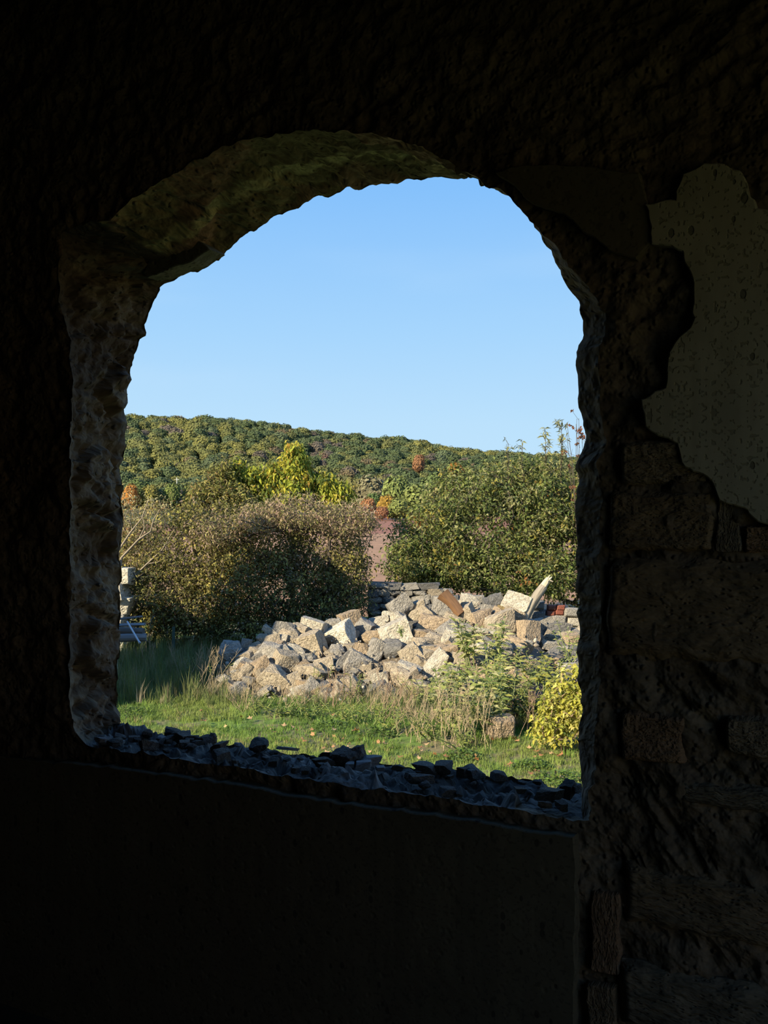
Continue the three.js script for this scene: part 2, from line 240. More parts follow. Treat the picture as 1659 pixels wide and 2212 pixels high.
// ------------------------------------------------------------------ stone shapes
function stoneGeo(seed, kind) {
  const R = rng(seed), g0 = new THREE.BoxGeometry(1, 1, 1, 14, 14, 14); g0.deleteAttribute('normal');
  const p = g0.attributes.position, v = new THREE.Vector3(), planes = [], nP = kind === 'round' ? 16 : kind === 'slab' ? 5 : 6;
  for (let i = 0; i < nP; i++) { const n = new THREE.Vector3(R() - 0.5, R() - 0.5, R() - 0.5).normalize(); planes.push([n, kind === 'round' ? 0.42 + R() * 0.09 : kind === 'cube' ? 0.62 + R() * 0.12 : 0.46 + R() * 0.2]); }
  const sk = [(R() - 0.5) * 0.35, (R() - 0.5) * 0.35, (R() - 0.5) * 0.3], tp = (R() - 0.5) * (kind === 'cube' ? 0.15 : 0.4); if (kind === 'cube') sk.forEach((v, i) => (sk[i] = v * 0.4));
  for (let i = 0; i < p.count; i++) {
    v.fromBufferAttribute(p, i);
    for (const [n, d] of planes) { const k = v.dot(n) - d; if (k > 0) v.addScaledVector(n, -k); }
    v.x += v.y * sk[0]; v.z += v.y * sk[1]; v.y += v.x * sk[2] * 0.6; const t = 1 + tp * v.y; v.x *= t; v.z *= t;
    const l = v.length(), rough = kind === 'block' || kind === 'cube' ? 0.6 : 1, e = 0.06 * rough * (fbm(v.x * 3.2 + seed, v.y * 3.2, v.z * 3.2, 3) - 0.5) * 2 + 0.07 * rough * (fbm(v.x * 9, v.y * 9 + seed, v.z * 9, 4) - 0.5) * 2; v.multiplyScalar((l + e) / l);
    p.setXYZ(i, v.x, v.y, v.z);
  }
  const g = mergeVertices(g0, 1e-5); g.computeVertexNormals(); return g;
}
const stoneKinds = { block: [], round: [], slab: [], cube: [] };
for (let i = 0; i < 7; i++) stoneKinds.block.push(stoneGeo(11 + i * 17, 'block'));
for (let i = 0; i < 5; i++) stoneKinds.round.push(stoneGeo(211 + i * 13, 'round'));
for (let i = 0; i < 4; i++) stoneKinds.cube.push(stoneGeo(611 + i * 23, 'cube'));
for (let i = 0; i < 4; i++) stoneKinds.slab.push(stoneGeo(411 + i * 19, 'slab'));
const sized = (i) => ['small', 'medium', 'large'][i];
const toneWord = { white: 'whitish', pale: 'pale', buff: 'buff', tan: 'tan', grey: 'grey', dark: 'dark grey', yellow: 'yellowish', rust: 'rust brown', red: 'red' };
const ordinal = ['nearest', 'second nearest', 'third nearest', 'fourth nearest', 'fifth nearest', 'sixth nearest', 'seventh nearest', 'eighth nearest', 'ninth nearest', 'tenth nearest', 'eleventh nearest', 'twelfth nearest', 'thirteenth nearest', 'fourteenth nearest', 'fifteenth nearest', 'sixteenth nearest', 'seventeenth nearest', 'eighteenth nearest', 'nineteenth nearest', 'twentieth nearest'];
function relabel(list, anchors, noun, group, category = 'stone') { // says for each small piece which one it is, by the landmark next to it in the view
  const seen = new Map();
  for (const o of list) {
    let best = null; for (const a of anchors) { const d = Math.hypot(o.px - a.px, o.py - a.py); if (!best || d < best.d) best = { a, d }; }
    const dx = o.px - best.a.px, dy = o.py - best.a.py, dir = Math.abs(dx) > Math.abs(dy) ? (dx < 0 ? 'left of' : 'right of') : (dy < 0 ? 'above' : 'below');
    o.near = best.d; o.key = `${toneWord[o.tone] ?? o.tone} ${noun}|${dir} the ${best.a.short}`; if (!seen.has(o.key)) seen.set(o.key, []); seen.get(o.key).push(o);
  }
  for (const [key, l] of seen) { l.sort((a, b) => a.near - b.near); const [what, where] = key.split('|'); l.forEach((o, i) => tag(o.o, l.length === 1 ? `${what} ${where}` : i < ordinal.length ? `${what}, ${ordinal[i]} ${where}` : `${what}, outer one ${where}`, category, group)); }
}

// ------------------------------------------------------------------ ground outside
const lawnY = (x, z) => GROUND + 0.03 * (fbm(x * 0.8, z * 0.8, 1, 3) - 0.5) * 2;
{
  const g = new THREE.PlaneGeometry(70, 60, 140, 120); g.rotateX(-Math.PI / 2); g.translate(0, 0, 7); const p = g.attributes.position, uv = g.attributes.uv;
  for (let i = 0; i < p.count; i++) { const x = p.getX(i), z = p.getZ(i); p.setY(i, lawnY(x, z)); uv.setXY(i, x * 0.35, z * 0.35); }
  g.computeVertexNormals(); solo('lawn', g, M.turf, 'mown green grass outside the window', 'lawn', null, 'structure');
  // ploughed field: long clod ridges, a lighter near strip and a redder far strip
  const b = new MB(), rows = 150, cols = 60; const id = [];
  for (let r = 0; r <= rows; r++) { const d = 22 * Math.pow(400 / 22, r / rows); id.push([]); for (let c = 0; c <= cols; c++) { const a = lerp(-0.9, 0.9, c / cols), x = a * d, far = d > 112 + 9 * Math.sin(a * 5); id[r].push(b.v(x, GROUND - 0.06 + 0.05 * fbm(x * 0.7, d * 0.7, 2, 3) + (d > 340 ? (d - 340) * 0.02 : 0), -d, a < -0.12 && d > 200 ? [0.13, 0.15, 0.05] : far ? [0.38, 0.155, 0.085] : [0.48, 0.265, 0.14], x * 0.12, d * 0.12)); } }
  for (let r = 0; r < rows; r++) for (let c = 0; c < cols; c++) { b.tri(id[r][c], id[r][c + 1], id[r + 1][c + 1]); b.tri(id[r][c], id[r + 1][c + 1], id[r + 1][c]); }
  solo('ploughed_field', b.geo(), M.field, 'reddish brown ploughed field between the two bushes', 'field', null, 'structure');
}
// wooded hill
const skyline = [[-900, 890], [0, 897], [260, 911], [440, 914], [560, 925], [700, 946], [790, 955], [900, 962], [960, 978], [1050, 990], [1120, 990], [1240, 1000], [1700, 1012], [2600, 1040]];
const hillY = (x, d) => { const e = (CY - interp(skyline, CX + x / d * F)) / F, crest = EYE + e * 690 - 6; return GROUND + 2.5 * ss((d - 360) / 90) + (crest - GROUND - 2.5) * Math.pow(ss((d - 430) / 270), 0.85) - (d > 700 ? (d - 700) * 0.05 : 0); };
{
  const b = new MB(), id = []; for (let r = 0; r <= 40; r++) { const d = 372 + r * 11; id.push([]); for (let c = 0; c <= 120; c++) { const a = lerp(-1.1, 1.1, c / 120), x = a * d; id[r].push(b.v(x, hillY(x, d) - (r ? 0 : 1.5), -d, null, x * 0.05, d * 0.05)); } }
  for (let r = 0; r < 40; r++) for (let c = 0; c < 120; c++) { b.tri(id[r][c], id[r][c + 1], id[r + 1][c + 1]); b.tri(id[r][c], id[r + 1][c + 1], id[r + 1][c]); }
  solo('hill', b.geo(), M.hill, 'wooded hill on the skyline beyond the field', 'hill', null, 'structure');
}

// ------------------------------------------------------------------ leaves and trees
function leafGeo(w = 0.42, fold = 0.1, curl = 0.15) {
  const b = new MB(), base = b.v(0, 0, 0), l = b.v(-w / 2, fold, 0.42), s = b.v(0, 0.02, 0.48), r = b.v(w / 2, fold, 0.42), t = b.v(0, -curl, 1);
  b.tri(base, s, l); b.tri(base, r, s); b.tri(l, s, t); b.tri(s, r, t); const g = b.geo(); g.deleteAttribute('color'); return g;
}
const LEAF = { oval: leafGeo(0.5, 0.1, 0.12), narrow: leafGeo(0.26, 0.06, 0.22), long: leafGeo(0.26, 0.06, 0.3), long2: leafGeo(0.36, 0.08, 0.3), broad: leafGeo(0.7, 0.12, 0.2) };
const qa = new THREE.Quaternion(), va = new THREE.Vector3(), vb = new THREE.Vector3(), vc = new THREE.Vector3(), ma = new THREE.Matrix4();
function leafMatrix(pos, dir, nrm, s, out = new THREE.Matrix4()) { vb.copy(dir).normalize(); va.crossVectors(nrm, vb); if (va.lengthSq() < 1e-6) va.set(1, 0, 0); va.normalize(); vc.crossVectors(vb, va); out.makeBasis(va, vc, vb).scale(new THREE.Vector3(s, s, s)); return out.setPosition(pos); }
function instanced(name, geo, mat, mats, cols, parent) {
  const m = new THREE.InstancedMesh(geo, mat, mats.length); mats.forEach((x, i) => m.setMatrixAt(i, x)); const c = new THREE.Color(); cols.forEach((x, i) => { c.setRGB(...x); m.setColorAt(i, c); });
  m.name = parent === scene ? numbered(name) : name; m.userData.kind = 'stuff'; parent.add(m); return m;
}
const gauss = (R) => (R() + R() + R() - 1.5) * 1.15;
const pick = (R, pal) => { let t = R() * pal.reduce((s, p) => s + p[3], 0); for (const p of pal) if ((t -= p[3]) <= 0) return p; return pal[0]; };
function skeleton(R, bases, tips, r0, mb, wiggle = 0.06, twig = 0.006) { // joins every twig tip to the nearest wood that is closer to the foot
  const nodes = bases.map((p) => ({ p: p.clone(), parent: null, r: 0, n: 0 })), order = tips.map((p) => ({ p, d: Math.min(...bases.map((b) => b.distanceTo(p))) })).sort((a, b) => a.d - b.d);
  for (const { p, d } of order) {
    let best = null, bd = 1e9;
    for (const n of nodes) { const k = n.p.distanceTo(p) + 0.25 * Math.abs(n.p.x - p.x) + (n.p.y > p.y + 0.1 ? 0.6 : 0); if (k < bd) { bd = k; best = n; } }
    let prev = best; const steps = Math.max(1, Math.round(best.p.distanceTo(p) / 0.35));
    for (let s = 1; s <= steps; s++) { const q = best.p.clone().lerp(p, s / steps); if (s < steps) q.add(new THREE.Vector3(gauss(R), gauss(R) + 0.3, gauss(R)).multiplyScalar(wiggle)); const n = { p: q, parent: prev, r: 0, n: 0 }; nodes.push(n); prev = n; }
    for (let n = prev; n; n = n.parent) n.n++;
  }
  const most = Math.max(...nodes.map((n) => n.n)); for (const n of nodes) n.r = twig + (r0 - twig) * Math.pow(n.n / most, 0.6);
  for (const n of nodes) if (n.parent) mb.tube([n.parent.p, n.p], [Math.max(n.r, Math.min(n.parent.r, n.r * 1.3)), n.r], n.r > 0.02 ? 6 : 4);
}
function tree(o) {
  const R = rng(o.seed), base = o.bases[0].clone(), t = thing(o.name, o.label, o.category ?? 'shrub', base.toArray(), 0, o.group), tips = [], mats = [], cols = [];
  const vol = o.lobes.map((l) => l[3] * l[4]), tot = vol.reduce((a, b) => a + b, 0);
  o.lobes.forEach(([px, py, d, rx, ry, rz], li) => {
    const c = W(px, py, d), n = Math.max(3, Math.round(o.clumps * vol[li] / tot));
    for (let k = 0; k < n; k++) { const q = new THREE.Vector3(gauss(R), gauss(R), gauss(R)).normalize().multiplyScalar(lerp(o.hollow ?? 0.45, 1, Math.sqrt(R()))); const p = new THREE.Vector3(c.x + q.x * rx * d / F, c.y + q.y * ry * d / F, c.z + q.z * rz); if (p.y > GROUND + 0.15) tips.push(p); }
  });
  const mb = new MB(); skeleton(R, o.bases, tips, o.trunk, mb, o.wiggle);
  for (const p of tips) {
    const tone = pick(R, o.palette), n = Math.round(o.leaves * (0.5 + R()));
    for (let k = 0; k < n; k++) {
      const off = new THREE.Vector3(gauss(R), gauss(R) * 0.8, gauss(R)).multiplyScalar(o.spread), pos = p.clone().add(off).sub(base), dir = new THREE.Vector3(gauss(R), gauss(R) * 0.7 - (o.droop ?? 0.2), gauss(R)).add(off.multiplyScalar(1.2)), nrm = new THREE.Vector3(gauss(R) * 0.8, 0.7 + R() * 0.6, gauss(R) * 0.8);
      mats.push(leafMatrix(pos, dir, nrm, o.leaf * (0.65 + 0.7 * R()))); const q = R() < 0.75 ? tone : pick(R, o.palette), j = 0.75 + 0.5 * R(); cols.push([q[0] * j, q[1] * j * (0.95 + 0.1 * R()), q[2] * j]);
    }
  }
  for (const g of [mb.geo()]) { g.translate(-base.x, -base.y, -base.z); part(o.bareName ?? 'branches', g, o.bark ?? M.bark, t); }
  if (mats.length) instanced('foliage', o.leafGeo ?? LEAF.oval, M.leaf, mats, cols, t);
  return t;
}
const foot = (px, d) => { const p = W(px, CY, d); p.y = GROUND; return p; };
// apple tree at the right
tree({ name: 'apple_tree', label: 'broad leafy green tree at the right behind the rubble', category: 'tree', seed: 5, bases: [foot(1075, 22)], trunk: 0.13, clumps: 3100, leaves: 24, spread: 0.16, leaf: 0.087, droop: 0.3, hollow: 0.35,
  lobes: [[1050, 1135, 22, 165, 120, 2.0], [930, 1175, 21.6, 95, 90, 1.6], [1180, 1090, 22.5, 120, 95, 2.0], [1000, 1068, 22.5, 85, 62, 1.4], [1120, 1035, 22.6, 90, 48, 1.3], [1230, 1180, 22, 140, 130, 2.0], [882, 1215, 21, 55, 55, 1.0], [1100, 1235, 20.6, 160, 60, 1.1], [950, 1235, 21, 90, 50, 0.9], [1380, 1130, 22, 150, 130, 1.8]],
  palette: [[0.155, 0.19, 0.045, 5], [0.21, 0.23, 0.065, 4], [0.10, 0.14, 0.035, 3.5], [0.32, 0.31, 0.13, 2.2], [0.28, 0.24, 0.045, 1], [0.26, 0.11, 0.03, 0.15]] });
// dark bush at the left
tree({ name: 'thicket_bush', label: 'large dark olive bush in half shade at the left behind the rubble', seed: 8, bases: [foot(480, 18), foot(610, 17.9), foot(400, 17.6), foot(700, 17.8), foot(330, 17.5), foot(540, 17.4), foot(650, 17.5), foot(745, 17.6)], trunk: 0.05, clumps: 2700, leaves: 24, spread: 0.15, leaf: 0.062, droop: 0.25, hollow: 0.4,
  lobes: [[430, 1190, 18, 120, 110, 1.3], [560, 1180, 18, 125, 92, 1.2], [690, 1200, 18, 108, 100, 1.2], [345, 1270, 17.4, 85, 85, 0.9], [600, 1275, 17.2, 200, 95, 0.9], [745, 1255, 17.4, 54, 95, 0.8], [500, 1145, 18.3, 95, 62, 1.0], [430, 1310, 17.1, 150, 60, 0.7], [680, 1320, 17.0, 120, 55, 0.6], [300, 1220, 18.1, 60, 70, 0.7], [330, 1330, 17.2, 60, 40, 0.5], [390, 1350, 16.9, 110, 30, 0.4], [530, 1352, 16.8, 120, 28, 0.4]],
  palette: [[0.18, 0.17, 0.045, 5], [0.26, 0.225, 0.07, 3], [0.09, 0.10, 0.03, 3], [0.40, 0.34, 0.085, 2], [0.34, 0.25, 0.16, 1.5]] });
tree({ name: 'rose_shrub', label: 'pinkish tan shrub along the sunlit top of the dark bush', seed: 9, bases: [foot(690, 17.2), foot(640, 17.2)], trunk: 0.03, clumps: 620, leaves: 22, spread: 0.14, leaf: 0.06, droop: 0.1, leafGeo: LEAF.narrow,
  lobes: [[635, 1108, 17.1, 95, 36, 0.5], [735, 1122, 17.1, 62, 40, 0.5], [565, 1122, 17.2, 60, 32, 0.5], [785, 1128, 17.2, 30, 40, 0.4], [470, 1150, 17.1, 50, 30, 0.4]], palette: [[0.46, 0.35, 0.21, 4], [0.38, 0.35, 0.13, 3], [0.52, 0.36, 0.27, 2], [0.18, 0.19, 0.05, 1.5]] });
tree({ name: 'yellowing_tree', label: 'young tree with drooping yellow-green leaves rising above the left bush', category: 'tree', seed: 12, bases: [foot(625, 20)], trunk: 0.06, clumps: 760, leaves: 20, spread: 0.11, leaf: 0.115, droop: 0.75, leafGeo: LEAF.long2, hollow: 0.2,
  lobes: [[636, 975, 20, 15, 22, 0.4], [640, 1005, 20, 26, 34, 0.5], [645, 1042, 20, 40, 40, 0.6], [514, 1030, 20, 18, 34, 0.4], [546, 1036, 20, 22, 34, 0.4], [594, 1032, 20, 15, 28, 0.4], [704, 1042, 20, 15, 26, 0.4], [724, 1064, 20, 36, 24, 0.5], [600, 1070, 20, 95, 26, 0.7], [513, 1002, 20, 9, 13, 0.3], [594, 1008, 20, 9, 9, 0.3]],
  palette: [[0.33, 0.35, 0.04, 4.5], [0.46, 0.40, 0.045, 3], [0.19, 0.24, 0.03, 2.5], [0.44, 0.27, 0.04, 1.0], [0.09, 0.13, 0.02, 1.5]] });
tree({ name: 'pear_tree', label: 'small olive-yellow tree with fine leaves left of the young yellow tree', category: 'tree', seed: 14, bases: [foot(470, 19.5)], trunk: 0.06, clumps: 480, leaves: 19, spread: 0.12, leaf: 0.07, hollow: 0.3,
  lobes: [[478, 1045, 19.5, 36, 40, 0.6], [445, 1080, 19.3, 42, 36, 0.6], [500, 1085, 19.3, 50, 40, 0.7], [485, 1008, 19.5, 14, 20, 0.3], [415, 1115, 19.0, 40, 40, 0.6]], palette: [[0.25, 0.25, 0.06, 4], [0.34, 0.29, 0.09, 2.5], [0.14, 0.155, 0.04, 2.5], [0.32, 0.21, 0.07, 1]] });
tree({ name: 'willow_shrub', label: 'pale straggly shrub with bare twigs at the left window edge', seed: 16, bases: [foot(250, 18.6), foot(300, 18.6), foot(190, 18.4)], trunk: 0.04, clumps: 620, leaves: 17, spread: 0.15, leaf: 0.07, bark: M.paleBark, leafGeo: LEAF.narrow, hollow: 0.2,
  lobes: [[270, 1120, 18.6, 45, 60, 0.8], [335, 1105, 18.6, 34, 34, 0.6], [300, 1160, 18.6, 70, 50, 0.8], [210, 1140, 18.6, 60, 80, 0.8], [285, 1215, 18.4, 50, 60, 0.6]], palette: [[0.46, 0.42, 0.21, 4], [0.37, 0.33, 0.11, 3], [0.48, 0.37, 0.16, 2], [0.40, 0.20, 0.06, 0.6]] });
{ // pale bare limbs leaning out of the straggly shrub
  const d = 17.0, o = foot(245, d), t = thing('bare_limb', 'bare pale limbs leaning up to the right beside the straggly shrub', 'branch', o.toArray()), P = (x, y) => W(x, y, d).sub(o);
  for (const l of [[[246, 1400], [262, 1205], [300, 1165], [325, 1148], [332, 1122], [345, 1100]], [[246, 1400], [272, 1262], [318, 1218], [350, 1188], [372, 1150]], [[246, 1400], [255, 1190], [282, 1150], [306, 1120], [322, 1078]], [[300, 1165], [312, 1140], [308, 1112]], [[318, 1218], [340, 1215], [365, 1200]]]) { const mb = new MB(), pts = l.map(([x, y]) => P(x, y)); mb.tube(pts, pts.map((_, k) => lerp(l.length > 3 ? 0.03 : 0.014, 0.006, k / (pts.length - 1))), 6); part('limb', mb.geo(), M.paleBark, t); }
}
// tall thin shoots above the apple tree, and a shrub with brown seed pods at the edge
for (const [px, top, label, sp] of [[1098, 958, 'short leafy shoot standing above the green tree, farthest left of four', 3], [1128, 962, 'short leafy shoot above the green tree, second from the left', 3], [1178, 935, 'tall leafy shoot above the green tree, third from the left', 5], [1212, 914, 'tallest leafy shoot above the green tree, nearest the window edge', 6]]) {
  const R = rng(px), d = 21.5, t = thing('leafy_shoot', label, 'twig', foot(px + 6, d).toArray(), 0, 'leafy shoots above the green tree'), b = foot(px + 6, d), mb = new MB(), pts = [], mats = [], cols = [];
  for (let k = 0; k <= 8; k++) pts.push(new THREE.Vector3(k > 7 ? 0 : gauss(R) * 0.025, 0, 0).add(W(lerp(px + 6, px, k / 8), lerp(1340, top, k / 8), d)).sub(b)); mb.tube(pts, pts.map((_, k) => lerp(0.022, 0.005, k / 8)), 5);
  for (let s = 0; s < sp * 6; s++) { const a = 0.72 + 0.27 * R(), p = pts[Math.floor(a * 8)].clone().lerp(pts[Math.min(8, Math.floor(a * 8) + 1)], R()), q = p.clone().add(new THREE.Vector3(gauss(R) * 0.13, 0.08 + R() * 0.12, gauss(R) * 0.1)); mb.tube([p, q], [0.006, 0.003], 4);
    for (let k = 0; k < 6; k++) { mats.push(leafMatrix(p.clone().lerp(q, 0.4 + 0.6 * R()), new THREE.Vector3(gauss(R), gauss(R) * 0.5 - 0.1, gauss(R)), new THREE.Vector3(gauss(R), 1, gauss(R)), 0.12 * (0.7 + 0.6 * R()))); const j = 0.8 + 0.5 * R(); cols.push([0.28 * j, 0.28 * j, 0.11 * j]); } }
  part('stem', mb.geo(), M.bark, t); instanced('foliage', LEAF.narrow, M.leaf, mats, cols, t);
}
{
  const R = rng(77), d = 20.8, b = foot(1262, d), t = thing('pod_shrub', 'bare thin shrub with red-brown seed pods against the sky', 'shrub', b.toArray()), mb = new MB(), mats = [], cols = [];
  for (let s = 0; s < 9; s++) { const top = W(1226 + s * 5 + gauss(R) * 6, 900 + R() * 60, d + gauss(R) * 0.3).sub(b), pts = []; for (let k = 0; k <= 6; k++) pts.push(new THREE.Vector3(0, 0, 0).lerp(top, k / 6).add(new THREE.Vector3(gauss(R) * 0.04, 0, gauss(R) * 0.04))); mb.tube(pts, pts.map((_, k) => lerp(0.014, 0.004, k / 6)), 4);
    for (let k = 0; k < 7; k++) { const p = pts[3].clone().lerp(pts[6], R()), q = p.clone().add(new THREE.Vector3(gauss(R) * 0.2, 0.08 + R() * 0.14, gauss(R) * 0.15)); mb.tube([p, q], [0.004, 0.003], 3); if (s > 2) for (let m = 0; m < 6; m++) { mats.push(leafMatrix(q.clone().add(new THREE.Vector3(gauss(R), gauss(R), gauss(R)).multiplyScalar(0.03)), new THREE.Vector3(gauss(R), -0.6, gauss(R)), new THREE.Vector3(gauss(R), gauss(R), 1), 0.06)); cols.push([0.15 + 0.06 * R(), 0.075, 0.04]); } } }
  part('stems', mb.geo(), M.bark, t); instanced('seed_pods', LEAF.broad, M.leaf, mats, cols, t);
}

// ------------------------------------------------------------------ far trees
function crownGeo(seed, bare) {
  const R = rng(seed), b = new MB(), lobes = [], leaf = (p, n, s, c) => { const t = va.set(gauss(R), gauss(R), gauss(R)).cross(n).normalize().clone(), u = vb.crossVectors(n, t).normalize().clone(); const i0 = b.v(p.x - t.x * s, p.y - t.y * s, p.z - t.z * s, c), i1 = b.v(p.x + u.x * s * 0.7 + n.x * s * 0.2, p.y + u.y * s * 0.7 + n.y * s * 0.2, p.z + u.z * s * 0.7 + n.z * s * 0.2, c), i2 = b.v(p.x + t.x * s, p.y + t.y * s, p.z + t.z * s, c), i3 = b.v(p.x - u.x * s * 0.7 + n.x * s * 0.2, p.y - u.y * s * 0.7 + n.y * s * 0.2, p.z - u.z * s * 0.7 + n.z * s * 0.2, c); b.tri(i0, i2, i1); b.tri(i0, i3, i2); };
  lobes.push([new THREE.Vector3(0, 0.62, 0), 0.72]); for (let k = 0; k < 10; k++) { const a = R() * 6.283, h = R(); lobes.push([new THREE.Vector3(Math.cos(a) * 0.55 * (1 - h * 0.5), 0.25 + h * 0.8, Math.sin(a) * 0.55 * (1 - h * 0.5)), 0.28 + R() * 0.2]); }
  for (const [c, r] of lobes) { const n = Math.round((bare ? 120 : 205) * r * r * 4.2); for (let k = 0; k < n; k++) { const q = new THREE.Vector3(gauss(R), gauss(R) + 0.15, gauss(R)).normalize(), j = 0.7 + 0.6 * R(); leaf(c.clone().addScaledVector(q, r * (0.82 + 0.26 * R())), q.add(new THREE.Vector3(gauss(R), gauss(R), gauss(R)).multiplyScalar(0.55)).normalize(), 0.055 + 0.05 * R(), [j, j * (0.95 + 0.1 * R()), j]); } }
  const core = new THREE.IcosahedronGeometry(0.64, 1); core.translate(0, 0.62, 0); const p = core.attributes.position; for (let i = 0; i < p.count; i += 3) { const ids = [0, 1, 2].map((k) => b.v(p.getX(i + k), p.getY(i + k), p.getZ(i + k), [0.6, 0.6, 0.6])); b.tri(...ids); }
  b.tube([new THREE.Vector3(0, -0.35, 0), new THREE.Vector3(0, 0.4, 0)], [0.07, 0.05], 5, [0.8, 0.6, 0.45]);
  return b.geo();
}
const crowns = [0, 1, 2, 3, 4].map((k) => crownGeo(900 + k * 31, k === 4));
const woodTone = [['olive green', [0.135, 0.145, 0.045], 6], ['yellow-green', [0.17, 0.17, 0.045], 3.4], ['dark green', [0.075, 0.105, 0.04], 3.5], ['brownish', [0.145, 0.115, 0.06], 1.6], ['mauve grey half-bare', [0.135, 0.112, 0.085], 1.4], ['bluish green', [0.095, 0.125, 0.058], 1.6]];
const woodMat = woodTone.map(([, c]) => new THREE.MeshStandardMaterial({ color: rgb(...c), vertexColors: true, roughness: 0.95, side: THREE.DoubleSide }));
